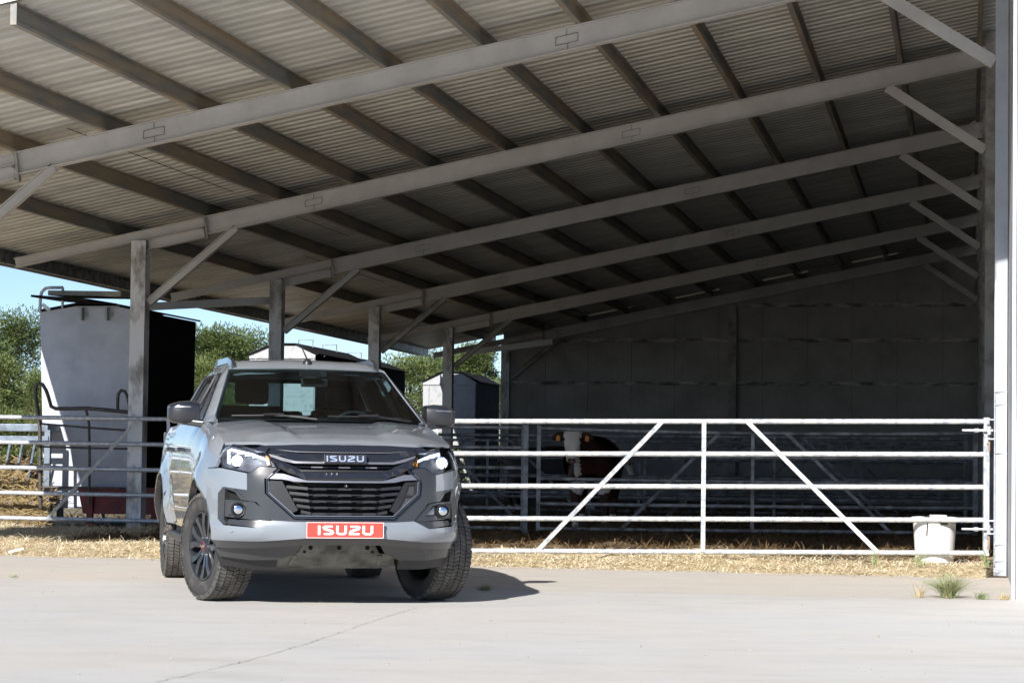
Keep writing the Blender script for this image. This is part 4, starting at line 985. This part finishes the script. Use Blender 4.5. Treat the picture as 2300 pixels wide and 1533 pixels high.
# --- lettering
def letters(word_h, total_w, y_of, m_, z0, x0, depth, stroke=.17):
    gl = {'I': [[(.0, 0), (.0, 1)]],
          'S': [[(.92, .93), (.20, .93), (.06, .80), (.14, .66), (.86, .38), (.94, .22), (.80, .07), (.06, .07)]],
          'Z': [[(.08, .93), (.80, .93), (.94, .80), (.86, .66), (.14, .38), (.06, .22), (.06, .07), (.96, .07)]],
          'U': [[(.09, 1), (.09, .25), (.25, .07), (.75, .07), (.91, .25), (.91, 1)]]}
    word = 'ISUZU'; wd = {'I': .10, 'S': 1.0, 'U': .98, 'Z': 1.0}; gap = .30
    tot = sum(wd[c] for c in word) + gap * 4; k = total_w / (tot + .17); cx = 0
    for c in word:
        for path in gl[c]:
            P = [Vector((x * (wd[c] if c != 'I' else 1), z)) for x, z in path]; n = len(P); half = stroke / 2
            L = []; R = []
            for i, p in enumerate(P):
                d0 = (P[i] - P[i - 1]) if i else P[1] - P[0]; d1 = (P[i + 1] - P[i]) if i < n - 1 else d0
                sx = word_h / k
                q0 = Vector((d0.x, d0.y * sx)).normalized(); q1 = Vector((d1.x, d1.y * sx)).normalized(); t = (q0 + q1).normalized(); nn = Vector((-t.y, t.x)); ml = half / max(.5, nn.dot(Vector((-q0.y, q0.x))))
                L.append((p.x + nn.x * ml, p.y + nn.y * ml / sx)); R.append((p.x - nn.x * ml, p.y - nn.y * ml / sx))
            pos = lambda q: (x0 + (cx + q[0] + stroke / 2) * k, z0 + min(1.0, max(0.0, q[1])) * word_h)
            for i in range(n - 1):
                q = [pos(R[i]), pos(R[i + 1]), pos(L[i + 1]), pos(L[i])]
                m_.add([(a, y_of(a, b) - depth, b) for a, b in q] + [(a, y_of(a, b) + .001, b) for a, b in q], [(0, 1, 2, 3), (7, 6, 5, 4), (0, 4, 5, 1), (1, 5, 6, 2), (2, 6, 7, 3), (3, 7, 4, 0)])
        cx += wd[c] + gap
# badge
yb = lambda x, z: -.885 + .07 * (x / .55) ** 2
m_ = MB(); m_.hexa([(-.148, -.882, .998), (.148, -.882, .998), (.148, -.84, .998), (-.148, -.84, .998), (-.148, -.872, 1.056), (.148, -.872, 1.056), (.148, -.84, 1.056), (-.148, -.84, 1.056)])
bd = m_.build('badge', M['clad'], truck, bevel=.003)
m_ = MB(); letters(.040, .262, lambda x, z: -.8835 + (z - .998) * .17, m_, 1.007, -.131, .004, .20); m_.build('badge_letters', M['badge'], bd)
# number plate
m_ = MB(); y = -.925
m_.box(-.270, .270, y, y + .012, .480, .592)
pl = m_.build('number_plate', M['plate_red'], truck, bevel=.005)
m_ = MB()
for a in ((-.268, .268, .482, .485), (-.268, .268, .587, .590), (-.268, -.265, .482, .590), (.265, .268, .482, .590)): m_.box(a[0], a[1], y - .002, y + .002, a[2], a[3])
m_.build('plate_border', M['plate_white'], pl)
m_ = MB(); letters(.064, .385, lambda x, z: y - .0005, m_, .504, -.190, .003, .24); m_.build('plate_letters', M['plate_white'], pl)
# --- headlights
HL = [(.800, 1.127), (.70, 1.112), (.60, 1.086), (.538, 1.068), (.463, .960), (.576, .968), (.645, .922), (.816, .955), (.832, 1.04)]
for s_ in (-1, 1):
    P_ = HL if s_ > 0 else flipx(HL)
    hl = panel('headlight', P_, frt(.05), M['hlin'], step=.05, th=.02)
    panel('lens', P_, fr(.002), M['lens'], parent=hl, step=.05, th=.006)
    side = [(.462, .960), (.538, 1.068), (.528, 1.07), (.452, .957)]
    panel('lamp_rim', strip([(.463, .960), (.538, 1.068), (.60, 1.086), (.70, 1.112), (.800, 1.127), (.832, 1.04), (.816, .955), (.645, .922), (.576, .968), (.463, .960)], .005) if s_ > 0 else flipx(strip([(.463, .960), (.538, 1.068), (.60, 1.086), (.70, 1.112), (.800, 1.127), (.832, 1.04), (.816, .955), (.645, .922), (.576, .968), (.463, .960)], .005)), fr(-.001), M['gloss'], parent=hl, step=.05, th=.008)
    dr = strip([(.530, 1.020), (.62, 1.055), (.755, 1.088), (.782, 1.075), (.785, .985)], .014)
    panel('light_strip', dr if s_ > 0 else flipx(dr), frt(.028), M['drl'], parent=hl, step=.05, th=.01)
    for k in range(3):
        x = s_ * (.60 + k * .05); z = 1.028 + k * .012; y = y0z(z) + gx(x) + .035; m_ = MB(); m_.hexa([(x - .02, y, z - .004), (x + .02, y, z + .000), (x + .02, y + .01, z + .000), (x - .02, y + .01, z - .004), (x - .02, y, z + .003), (x + .02, y, z + .008), (x + .02, y + .01, z + .008), (x - .02, y + .01, z + .003)]); m_.build('light_element', M['drl'], hl)
    x, z = s_ * .722, 1.003; y = y0z(z) + gx(x) + .03
    m_ = MB(); m_.lathe([(-.012, 0), (-.010, .014), (-.004, .026), (.006, .031), (.02, .031)], 24, 'Y', (x, y, z)); m_.build('lamp', M['lamp'], hl, 60)
    m_ = MB(); m_.lathe([(.0, .031), (-.006, .036), (-.004, .046), (.02, .048)], 24, 'Y', (x, y, z)); m_.build('lamp_ring', M['chrome'], hl, 60)
    am = [(.528, .975), (.505, .975), (.515, 1.03), (.535, 1.045)]
    panel('reflector', am if s_ > 0 else flipx(am), fr(.025), M['amber'], parent=hl, step=.05, th=.01)

# --- body sides
AR = .485  # arch radius
WZ = .388
def flare(y, z):
    f = 0
    for wy in (0, 3.125):
        r = math.hypot(y - wy, z - WZ)
        f = max(f, .045 * exp(-((r - AR) / .10) ** 2) if r > AR else .045)
    return f * min(1, max(0, (y + .38) / .2))
def xs_(y, z):
    t = ztop(y); w_ = max(0, t - z)
    xt = .803 + .045 * min(1, max(0, (y - .35) / .5))
    x = xt + (.918 - xt) * (1 - exp(-w_ / (.07 + .05 * min(1, max(0, (y + .1) / .5)))))
    x += .006 * exp(-((z - .95) / .03) ** 2)
    if z < .62: x -= .07 * ((.62 - z) / .25) ** 1.5
    x += flare(y, z) * (1 if z < 1.1 else max(0, (t - z) / .15))
    if y < -.2: x -= .34 * (-.2 - y) ** 1.6
    if y > 3.5: x -= .11 * (y - 3.5) ** 1.5
    return x
def sd(s_, off=0): return lambda y, z: (s_ * (xs_(y, z) + off), y, z)
def arc(cy, a0, a1, n=18, r=AR): return [(cy + r * cos(radians(a0 + (a1 - a0) * k / n)), WZ + r * sin(radians(a0 + (a1 - a0) * k / n))) for k in range(n + 1)]
def tops(ya, yb, n=8): return [(ya + (yb - ya) * k / n, ztop(ya + (yb - ya) * k / n)) for k in range(n + 1)]
g_ = .004
fender = tops(-.55, .56, 12) + [(.60, 1.10), (.60, .50), (.53, .46)] + [p for p in arc(0, 8, 136) if True] + [(-.365, .745), (-.365, .95), (-.52, .962)]
fdoor = tops(.60 + g_, 1.62, 6) + [(1.62, .47), (.60 + g_, .47)]
rdoor = tops(1.62 + g_ * 2, 2.62, 6) + [(2.62, .95)] + arc(3.125, 152, 170, 5, AR + .02)[0:] + [(2.52, .47), (1.62 + g_ * 2, .47)]
bed = tops(2.72, 4.26, 8) + [(4.28, .62), (3.75, .56)] + arc(3.125, 20, 160, 18) + [(2.72, .60)]
cabrear = tops(2.62 + g_, 2.72 - g_, 1) + [(2.72 - g_, .70), (2.65, .75), (2.62 + g_, .95)]
for s_ in (-1, 1):
    rf_ = (s_, 0, 0)
    panel('fender', fender, sd(s_), M['paint'], step=.05, th=.02, ref=rf_, smooth=50)
    dr = panel('door', fdoor, sd(s_), M['paint'], step=.07, th=.03, ref=rf_, smooth=50)
    dr2 = panel('door', rdoor, sd(s_), M['paint'], step=.07, th=.03, ref=rf_, smooth=50)
    panel('bed_side', bed, sd(s_, -.004), M['paint'], step=.06, th=.03, ref=rf_, smooth=50)
    panel('cab_corner', cabrear, sd(s_), M['paint'], step=.08, th=.03, ref=rf_)
    for cy, (a0, a1) in ((0, (8, 172)), (3.125, (8, 172))):
        m_ = MB(); vs = []; n = 24
        for k in range(n + 1):
            a = radians(a0 + (a1 - a0) * k / n)
            for r, ins in ((AR + .004, .004), (AR - .012, .0), (AR - .014, -.05), (AR - .0, -.05)):
                y = cy + r * cos(a); z = WZ + r * sin(a); ya = cy + AR * cos(a); za = WZ + AR * sin(a)
                vs.append((s_ * (xs_(ya, za) + ins), y, z))
        m_.add(vs, [(k * 4 + i, k * 4 + i + 1, k * 4 + 5 + i, k * 4 + 4 + i) for k in range(n) for i in range(3)]); m_.build('wheel_arch', M['clad'], truck, 50)
        # inner liner
        m_ = MB(); vs = []
        for k in range(n + 1):
            a = radians(2 + 176 * k / n)
            for x in (.86, .50): vs.append((s_ * x, cy + .478 * cos(a), WZ + .478 * sin(a)))
        m_.add(vs, [(2 * k, 2 * k + 1, 2 * k + 3, 2 * k + 2) for k in range(n)])
        vs = [(s_ * .50, cy, WZ)] + [(s_ * .50, cy + .478 * cos(radians(7.5 * k)), WZ + .478 * sin(radians(7.5 * k))) for k in range(25)]
        m_.add(vs, [(0, k, k + 1) for k in range(1, 25)]); m_.build('arch_liner', M['matte'], truck, 50)
    for y in (1.38, 2.38):
        x = s_ * (xs_(y, 1.06)); m_ = MB(); m_.tube([(x, y, 1.075), (x + s_ * .04, y + .02, 1.075), (x + s_ * .045, y + .16, 1.07), (x, y + .19, 1.07)], [.012, .017, .017, .012], 10); m_.build('door_handle', M['gloss'], dr if y < 2 else dr2, 50)
    m_ = MB(); m_.box(.86, .93, .62, 2.5, .36, .42, lambda a, b, c: (s_ * a, b, c)); m_.build('side_step', M['plastic'], truck, bevel=.012)
    m_ = MB(); m_.box(.80, .905, .53, .60, .30, .60, lambda a, b, c: (s_ * a, b, c)); m_.build('mud_flap', M['matte'], truck); m_ = MB(); m_.box(.70, .90, 3.66, 3.70, .25, .75, lambda a, b, c: (s_ * a, b, c)); m_.build('mud_flap', M['matte'], truck)
    m_ = MB(); m_.bar((s_ * .70, .5, .47), (s_ * .70, 2.7, .47), .30, .12); m_.build('sill', M['matte'], truck)
    # tail lamp
    m_ = MB(); m_.box(.74, .836, 4.20, 4.28, 1.0, 1.22, lambda a, b, c: (s_ * a, b, c)); m_.build('tail_lamp', M['clad'], truck, bevel=.01)

# --- greenhouse
WB, WT = .778, .602   # windscreen half widths
def ws(s, t, off=0):  # s -1..1, t 0..1
    hw = WB + (WT - WB) * t
    x = s * hw; bul = (.13 - .03 * t) * (1 - s * s)
    return (x, .43 + .72 * t - bul - off * .5, 1.297 + .400 * t - .02 * (t * t - t) * -1 + .008 * (1 - s * s) + off)
panel('windscreen', [(-1, 0), (1, 0), (1, .96), (.97, 1), (-.97, 1), (-1, .96)], lambda s, t: ws(s, t), M['glass'], step=.09, th=0, ref=(0, -1, .6), smooth=80)
def edge_strip(nm, f, a, b, n, w_, m, lift=.004):
    pass
m_ = MB()  # black frit band around the glass
def frit(s0, s1, t0, t1, n=16):
    vs = []; hor = abs(s1 - s0) > abs(t1 - t0)
    for k in range(n + 1):
        for j in (0, 1):
            s = s0 + (s1 - s0) * (k / n if hor else j); t = t0 + (t1 - t0) * (j if hor else k / n); vs.append(ws(s, t, -.006))
    m_.add(vs, [(2 * k, 2 * k + 1, 2 * k + 3, 2 * k + 2) for k in range(n)])
frit(-1, 1, 0, .06); frit(-1, 1, .965, 1); frit(-1, -.965, 0, 1); frit(.965, 1, 0, 1); frit(-.13, .13, .86, .97)
m_.build('glass_border', M['matte'], truck, 60)
def gh(y, z):  # side glass plane x
    return .848 - (z - 1.27) * .50 - .02 * max(0, (z - 1.60) / .1) ** 2
def roofz(x, y):
    t = max(0, min(1, (y - 1.10) / .5)); zc = 1.700 + .090 * (1 - (1 - t) ** 2.2)
    if y > 2.2: zc -= .05 * ((y - 2.2) / .6) ** 2
    ax = abs(x); z = zc - .035 * (ax / .60) ** 2 - .05 * max(0, (ax - .54) / .08) ** 2
    z += .006 * (1 / (1 + exp(-(ax - .36) / .012))) * max(0, min(1, (y - 1.25) / .15)) * (1 if ax < .5 else max(0, (.56 - ax) / .06))
    return z
rh = [(0, 1.055), (.3, 1.065), (.50, 1.105), (.585, 1.145), (.625, 1.26), (.632, 1.6), (.63, 2.4), (.61, 2.74), (.3, 2.80), (0, 2.81)]
panel('roof', mir(rh), lambda x, y: (x, y, roofz(x, y)), M['paint'], step=.05, th=.03, ref=(0, 0, 1), smooth=60)
def side_f(s_, off=0):
    def f(y, z):
        xg = gh(y, z)
        # pull in towards the windscreen edge along the A pillar
        t = max(0, min(1, (z - 1.297) / .40)); wy = .43 + .72 * t; wx = WB + (WT - WB) * t + .004
        k = max(0, min(1, (y - wy) / .10)); k = k * k * (3 - 2 * k)
        return (s_ * (wx + (xg - wx) * k + off), y, z)
    return f
fr_out = [(.435, 1.283), (.43, 1.30), (.80, 1.505), (1.15, 1.70), (1.32, 1.722), (1.7, 1.735), (2.3, 1.725), (2.66, 1.685), (2.80, 1.40), (2.80, 1.262), (1.6, 1.268), (.70, 1.274)]
win1 = [(.72, 1.295), (.85, 1.42), (1.19, 1.638), (1.30, 1.662), (1.60, 1.668), (1.60, 1.290)]
win2 = [(1.70, 1.290), (1.70, 1.668), (2.10, 1.662), (2.38, 1.64), (2.56, 1.40), (2.50, 1.288)]
for s_ in (-1, 1):
    panel('cab_pillars', fr_out, side_f(s_), M['paint'], step=.05, th=.03, ref=(s_, 0, .3), holes=[win1, win2], smooth=50)
    for wn in (win1, win2): panel('side_window', wn, side_f(s_, -.012), M['tintglass'], step=.12, th=0, ref=(s_, 0, .3))
    m_ = MB(); m_.tube([side_f(s_, .002)(*p) for p in win1 + [win1[0]]], .008, 6); m_.tube([side_f(s_, .002)(*p) for p in win2 + [win2[0]]], .008, 6); m_.build('window_seal', M['matte'], truck, 60)
    # roof rail
    m_ = MB(); pts = [(s_ * .55, 1.22, roofz(.55, 1.22) + .0), (s_ * .555, 1.30, roofz(.555, 1.3) + .028), (s_ * .56, 1.5, roofz(.56, 1.5) + .034), (s_ * .565, 2.2, roofz(.56, 2.2) + .034), (s_ * .56, 2.5, roofz(.56, 2.5) + .03), (s_ * .55, 2.68, roofz(.55, 2.68) + .0)]
    vs = []; n = len(pts)
    for i, p in enumerate(pts):
        h = .010 if i in (0, n - 1) else .020
        for dx, dz in ((-.018, None), (.018, None), (.012, h), (-.012, h)): vs.append((p[0] + dx, p[1], (p[2] + dz * .6) if dz else roofz(p[0], p[1]) - .006))
    m_.add(vs, [(0, 1, 2, 3), tuple((n - 1) * 4 + k for k in (3, 2, 1, 0))] + [(i * 4 + k, i * 4 + (k + 1) % 4, i * 4 + 4 + (k + 1) % 4, i * 4 + 4 + k) for i in range(n - 1) for k in range(4)]); m_.build('roof_rail', M['gloss'], truck, bevel=.004)
# rear wall of cab with window
rw = mir([(0, 1.70), (.60, 1.66), (.80, 1.27), (.80, .70), (0, .70)])
panel('cab_rear', rw, lambda x, z: (x, 2.80 - max(0, z - 1.27) * .10, z), M['matte'], step=.15, th=.02, ref=(0, 1, 0), holes=[[(-.50, 1.635), (.50, 1.635), (.56, 1.372), (-.56, 1.372)]])
panel('rear_window', [(-.50, 1.635), (.50, 1.635), (.56, 1.372), (-.56, 1.372)], lambda x, z: (x, 2.79 - max(0, z - 1.27) * .10, z), M['glass'], step=.2, th=0, ref=(0, 1, 0))
# headliner, dash, seats
m_ = MB(); m_.box(-.58, .58, 1.20, 2.74, 1.665, 1.675); m_.build('headliner', M['seat'], truck)
panel('dashboard', mir([(0, .32), (.70, .43), (.76, .60), (.74, .95), (0, .90)]), lambda x, y: (x, y, 1.292 - .07 * max(0, (y - .45)) - .02 * (abs(x) / .7) ** 2 * 0), M['matte'], step=.08, th=.12, ref=(0, 0, 1))
m_ = MB(); m_.box(-.80, .80, .35, 2.75, .60, .64); m_.box(-.8, .8, .36, .42, .64, 1.22); m_.build('cab_floor', M['matte'], truck)
def seat(x, y, w_, zt, nm='seat'):
    m_ = MB(); m_.box(x - w_ / 2, x + w_ / 2, y, y + .14, .80, zt - .20); m_.box(x - w_ / 2, x + w_ / 2, y - .45, y + .05, .72, .86)
    s_ = m_.build(nm, M['seat'], truck, bevel=.045)
    m_ = MB(); m_.box(x - .135, x + .135, y + .02, y + .12, zt - .19, zt); m_.build('headrest', M['seat'], s_, bevel=.045)
seat(-.36, 1.62, .50, 1.625); seat(.36, 1.62, .50, 1.60)
m_ = MB(); m_.box(-.65, .65, 2.45, 2.60, .8, 1.34); rs = m_.build('rear_bench', M['seat'], truck, bevel=.04)
for x in (-.40, .03, .40): m_ = MB(); m_.box(x - .13, x + .13, 2.46, 2.55, 1.30, 1.44 if x != .03 else 1.40); m_.build('headrest', M['seat'], rs, bevel=.04)
m_ = MB(); n = 36; m_.tube([(.36 + .185 * cos(2 * pi * k / n), 1.0 + .05 * sin(2 * pi * k / n), 1.20 + .178 * sin(2 * pi * k / n)) for k in range(n + 1)], .015, 8, False); m_.tube([(.20, 1.0, 1.2), (.52, 1.0, 1.2)], .02, 8); m_.build('steering_wheel', M['matte'], truck, 60)
# interior mirror and camera pod
m_ = MB(); m_.box(-.06, .15, 1.02, 1.05, 1.565, 1.63); m_.build('interior_mirror', M['matte'], truck, bevel=.012)
m_ = MB(); m_.box(-.02, .14, 1.03, 1.12, 1.64, 1.685); m_.box(.00, .06, 1.0, 1.03, 1.645, 1.665); m_.build('camera_pod', M['clad'], truck, bevel=.008)
# antenna
m_ = MB(); zr_ = roofz(.02, 1.25); m_.lathe([(0, .038), (.02, .036), (.045, .022), (.05, 0)], 16, 'Z', (.02, 1.26, zr_ - .01)); m_.tube([(.02, 1.26, zr_ + .03), (-.02, 1.40, zr_ + .16)], [.007, .004], 6); m_.build('antenna', M['plastic'], truck, 50)
# wipers
for x0, x1 in ((-.66, -.10), (.05, .62)):
    m_ = MB()
    a = ws(x0 / .78, .045, .012); b_ = ws(x1 / .78, .03, .012); c = ((a[0] + b_[0]) / 2, (a[1] + b_[1]) / 2 - .02, (a[2] + b_[2]) / 2 + .005)
    m_.tube([a, c, b_], .007, 6); m_.tube([(c[0] - .05, c[1], c[2] + .004), (c[0] + .10, c[1] - .0, c[2] + .008)], .014, 6); m_.tube([(c[0] + .1, c[1], c[2]), (b_[0] + .06, b_[1] - .06, b_[2] - .02)], .008, 6); m_.build('wiper', M['matte'], truck, 60)
# cowl under the glass
m_ = MB(); vs = []
for k in range(21):
    x = -.77 + .077 * k; y = yw(x); vs += [(x, y + .02, hoodz(x, y + .02) - .004), (x, y + .08, 1.300)]
m_.add(vs, [(2 * k, 2 * k + 1, 2 * k + 3, 2 * k + 2) for k in range(20)]); m_.build('cowl', M['matte'], truck)
# wing mirrors
def blob(profile, n=20):
    pass
for s_ in (-1, 1):
    # lofted housing from inner side to outer tip: (x, z centre, half h, y centre, half depth)
    sec = [(.855, 1.345, .072, .79, .07), (.862, 1.346, .086, .78, .095), (.93, 1.349, .092, .77, .105), (1.00, 1.348, .088, .765, .10), (1.05, 1.345, .078, .77, .09), (1.078, 1.345, .066, .775, .075), (1.090, 1.347, .05, .78, .05)]
    m_ = MB(); n = 20; vs = []
    for (x, zc, hh, yc, hd_) in sec:
        for k in range(n):
            t = 2 * pi * k / n; c, si = cos(t), sin(t); q = .42
            vs.append((s_ * x, yc + hd_ * math.copysign(abs(c) ** q, c), zc + hh * math.copysign(abs(si) ** q, si) * (1 if si > 0 else .92)))
    m_.add(vs, [tuple(range(n)), tuple((len(sec) - 1) * n + k for k in range(n))] + [(i * n + k, i * n + (k + 1) % n, (i + 1) * n + (k + 1) % n, (i + 1) * n + k) for i in range(len(sec) - 1) for k in range(n)])
    wm = m_.build('wing_mirror', [M['gloss'], M['shell']], truck, 45)
    for p in wm.data.polygons:
        if p.center.z < 1.385: p.material_index = 1
    m_ = MB(); m_.hexa([(s_ * a, b_, c) for a, b_, c in [(.815, .64, 1.235), (.99, .70, 1.262), (.99, .80, 1.262), (.815, .76, 1.235), (.815, .64, 1.285), (.99, .70, 1.305), (.99, .80, 1.305), (.815, .76, 1.285)]]); m_.build('mirror_arm', M['shell'], wm, bevel=.012)
    m_ = MB(); m_.tube([(s_ * .93, .668, 1.392), (s_ * 1.03, .672, 1.390), (s_ * 1.085, .72, 1.388)], .006, 6); m_.build('indicator', M['satin'], wm, 60)
    m_ = MB(); pts = [(.50, 1.29), (.62, 1.30), (.72, 1.40), (.735, 1.285)]; pts2 = [(.66, 1.272), (.72, 1.30), (.87, 1.43), (.88, 1.285)]
    m_.add([side_f(s_, .004)(*p) for p in pts2], [(0, 1, 2, 3)]); m_.build('sail_panel', M['gloss'], truck)
# skid plate and underside
m_ = MB(); m_.add([(-.25, -.62, .42), (.25, -.62, .42), (.30, -.60, .37), (.42, -.50, .355), (.42, -.36, .27), (.33, -.30, .248), (-.33, -.30, .248), (-.42, -.36, .27), (-.42, -.50, .355), (-.30, -.60, .37)], [tuple(range(10))[::-1]])
vs_top = m_.v[:]
m_.v = [(-.25, -.66, .43), (.25, -.66, .43), (.29, -.62, .365), (.42, -.55, .350), (.42, -.42, .272), (.33, -.36, .248), (-.33, -.36, .248), (-.42, -.42, .272), (-.42, -.55, .350), (-.29, -.62, .365), (-.42, .3, .26), (.42, .3, .26), (0, -.64, .36), (-.15, -.625, .36), (.15, -.625, .36), (0, -.40, .25)]
m_.f = [(0, 13, 12), (0, 12, 1), (1, 12, 14), (0, 9, 13), (1, 14, 2), (9, 8, 7), (9, 7, 6, 13), (13, 6, 15, 12), (12, 15, 5, 14), (14, 5, 4, 2), (2, 4, 3), (7, 10, 11, 4, 5, 15, 6)]
m_.mi = [0] * len(m_.f)
sk = m_.build('skid_plate', M['skid'], truck)
for x in (-.2, 0, .2): m_ = MB(); m_.lathe([(-.004, 0), (-.004, .015), (0, .016)], 14, 'Y', (x, -.655, .405)); m_.build('bolt', M['void'], sk)
for x in (-.24, .24): m_ = MB(); m_.lathe([(-.008, 0), (-.008, .009), (0, .01)], 10, 'Y', (x, -.63, .375)); m_.build('bolt', M['void'], sk)
for x in (-.3, -.1, .1, .3): m_ = MB(); m_.bar((x, -.60, .352), (x * 1.05, -.435, .275), .03, .012); m_.build('pressed_rib', M['skid'], sk)
m_ = MB(); m_.box(-.45, .45, -.55, 2.9, .42, .52); m_.box(-.5, .5, -.45, -.30, .36, .50)
for s_ in (-1, 1): m_.box(s_ * .42 - .05, s_ * .42 + .05, -.4, 4.2, .44, .60); m_.tube([(s_ * .3, 0, .33), (s_ * .75, .02, .36)], .035, 8); m_.tube([(s_ * .3, .14, .36), (s_ * .72, .14, .34)], .015, 6)
m_.tube([(-.6, 3.125, .385), (.6, 3.125, .385)], .045, 10); m_.lathe([(-.16, .05), (-.1, .13), (.1, .13), (.16, .05)], 16, 'X', (.05, 3.125, .385)); m_.tube([(.05, .9, .45), (.05, 3.0, .40)], .035, 8)
m_.build('chassis', M['matte'], truck)
m_ = MB(); m_.box(-.75, .75, 2.85, 4.25, .72, .76); m_.box(-.76, .76, 4.20, 4.26, .60, 1.24); m_.box(-.82, .82, 2.83, 2.87, .72, 1.24); m_.build('load_bed', M['paint'], truck)
m_ = MB(); m_.box(-.74, .74, 4.28, 4.42, .46, .62); m_.build('rear_bumper', M['clad'], truck, bevel=.02)
m_ = MB(); m_.box(-.46, .46, -.70, -.62, .56, 1.06); m_.box(-.5, .5, -.78, -.66, .50, .60); m_.build('radiator', M['void'], truck)

# --- wheels: built at origin, axle along X, outer face towards -X
def make_wheel():
    root = bpy.data.objects.new('wheel', None); col.objects.link(root); root.empty_display_size = .1
    R_, HW = .388, .128
    prof = [(-.105, .245), (-.122, .262), (-.133, .30), (-.132, .335), (-.122, .362), (-.112, .372), (-.09, .3765), (0, .378), (.09, .3765), (.112, .372), (.122, .362), (.132, .335), (.133, .30), (.122, .262), (.105, .245)]
    m_ = MB(); m_.m = 0; m_.lathe(prof, 72, 'X')
    m_.m = 1; rdw = random.Random(4); n = 56
    # tread: two shoulder rows and three centre rows of offset blocks
    for row, (x0, x1, n_, ph, sk_) in enumerate(((-.124, -.074, 76, 0, .02), (-.066, -.026, 84, .5, .05), (-.020, .020, 84, .2, -.05), (.026, .066, 84, .7, .05), (.074, .124, 76, .4, -.02))):
        for k in range(n_):
            a0 = 2 * pi * (k + ph) / n_; da = 2 * pi / n_ * rdw.uniform(.70, .93)
            p = []
            for x, rr in ((x0, 0), (x1, 1)):
                pass
            def rb(x, top): 
                rad = (.386 if abs(x) < .11 else .374) if top else .366
                return rad
            c = []
            for top in (0, 1):
                for (x, a) in ((x0, a0), (x1, a0 + sk_ * .8), (x1, a0 + sk_ * .8 + da), (x0, a0 + da)):
                    rr = rb(x, top); c.append((x, rr * cos(a), rr * sin(a)))
            m_.hexa(c)
    # shoulder lugs on the sidewall
    for sgn in (-1, 1):
        for k in range(56):
            a = 2 * pi * (k + .1) / 56; d = 2 * pi / 56 * (.55 if k % 2 else .8); c = []
            for (x, rr) in ((.119, .375), (.128, .352)):
                for aa in (a, a + d): c.append((sgn * x, rr * cos(aa), rr * sin(aa)))
            for (x, rr) in ((.124, .379), (.1345, .350)):
                for aa in (a, a + d): c.append((sgn * x, rr * cos(aa), rr * sin(aa)))
            m_.hexa([c[0], c[1], c[3], c[2], c[4], c[5], c[7], c[6]])
    m_.build('tyre', [M['rubber'], M['tread']], root, 35)
    # rim
    m_ = MB(); m_.lathe([(-.108, .248), (-.118, .243), (-.118, .236), (-.100, .228), (-.06, .222), (.05, .215), (.10, .235), (.108, .248)], 60, 'X'); m_.lathe([(-.02, .222), (-.01, .08), (-.01, 0)], 40, 'X')
    rim = m_.build('rim', M['rim'], root, 30)
    m_ = MB()
    for k in range(6):
        a = 2 * pi * k / 6 + .26
        def P(r, ang, x): return (x, r * cos(a + ang), r * sin(a + ang))
        for sg in (-1, 1):   # paired spokes that fork towards the lip
            q = [P(.055, sg * .02, -.088), P(.055, sg * .50, -.088), P(.150, sg * .30, -.104), P(.232, sg * .40, -.112), P(.232, sg * .20, -.112), P(.150, sg * .09, -.106)]
            bq = [(x + .045, y, z) for x, y, z in q]; k6 = 6
            m_.add(q + bq, [tuple(range(6)), tuple(range(6, 12))[::-1]] + [(i, (i + 1) % 6, (i + 1) % 6 + 6, i + 6) for i in range(6)])
        q = [P(.150, -.085, -.096), P(.150, .085, -.096), P(.10, .10, -.088), P(.10, -.10, -.088)]; m_.add(q + [(x + .03, y, z) for x, y, z in q], [(0, 1, 2, 3), (7, 6, 5, 4), (0, 4, 5, 1), (1, 5, 6, 2), (2, 6, 7, 3), (3, 7, 4, 0)])
    m_.build('spokes', M['rim'], rim, bevel=.003)
    m_ = MB(); m_.lathe([(-.06, .075), (-.092, .066), (-.098, .052), (-.104, .046), (-.106, .030), (-.106, 0)], 32, 'X'); hc = m_.build('hub_cap', M['rim'], rim, 40)
    m_ = MB(); m_.lathe([(-.107, .034), (-.1085, .033), (-.1085, .030), (-.107, .029)], 32, 'X', closed=True); m_.build('hub_ring', M['redring'], hc)
    m_ = MB()
    for k in range(6): a = 2 * pi * k / 6; m_.lathe([(-.10, 0), (-.10, .007), (-.085, .010), (-.06, .010)], 8, 'X', (0, .068 * cos(a), .068 * sin(a)))
    m_.box(-.109, -.1065, -.018, .018, -.006, .006); m_.build('wheel_nuts', M['chrome'], hc, 30)
    m_ = MB(); m_.lathe([(-.02, .0), (-.02, .16), (.0, .16), (.0, 0)], 40, 'X'); m_.build('brake_disc', M['satin'], root, 30)
    return root
wh = make_wheel(); ST = -.31
def place(o, x, y, steer, flip):
    o.parent = truck; o.location = (x, y, .388); o.rotation_euler = (random.uniform(0, 1) if 0 else 0, 0, (pi if flip else 0) + steer)
place(wh, -.785, 0, ST * -1, False)
for (x, y, st, fl) in ((.785, 0, ST * -1, True), (-.785, 3.125, 0, False), (.785, 3.125, 0, True)):
    c = copy_tree(wh, truck); place(c, x, y, st, fl)
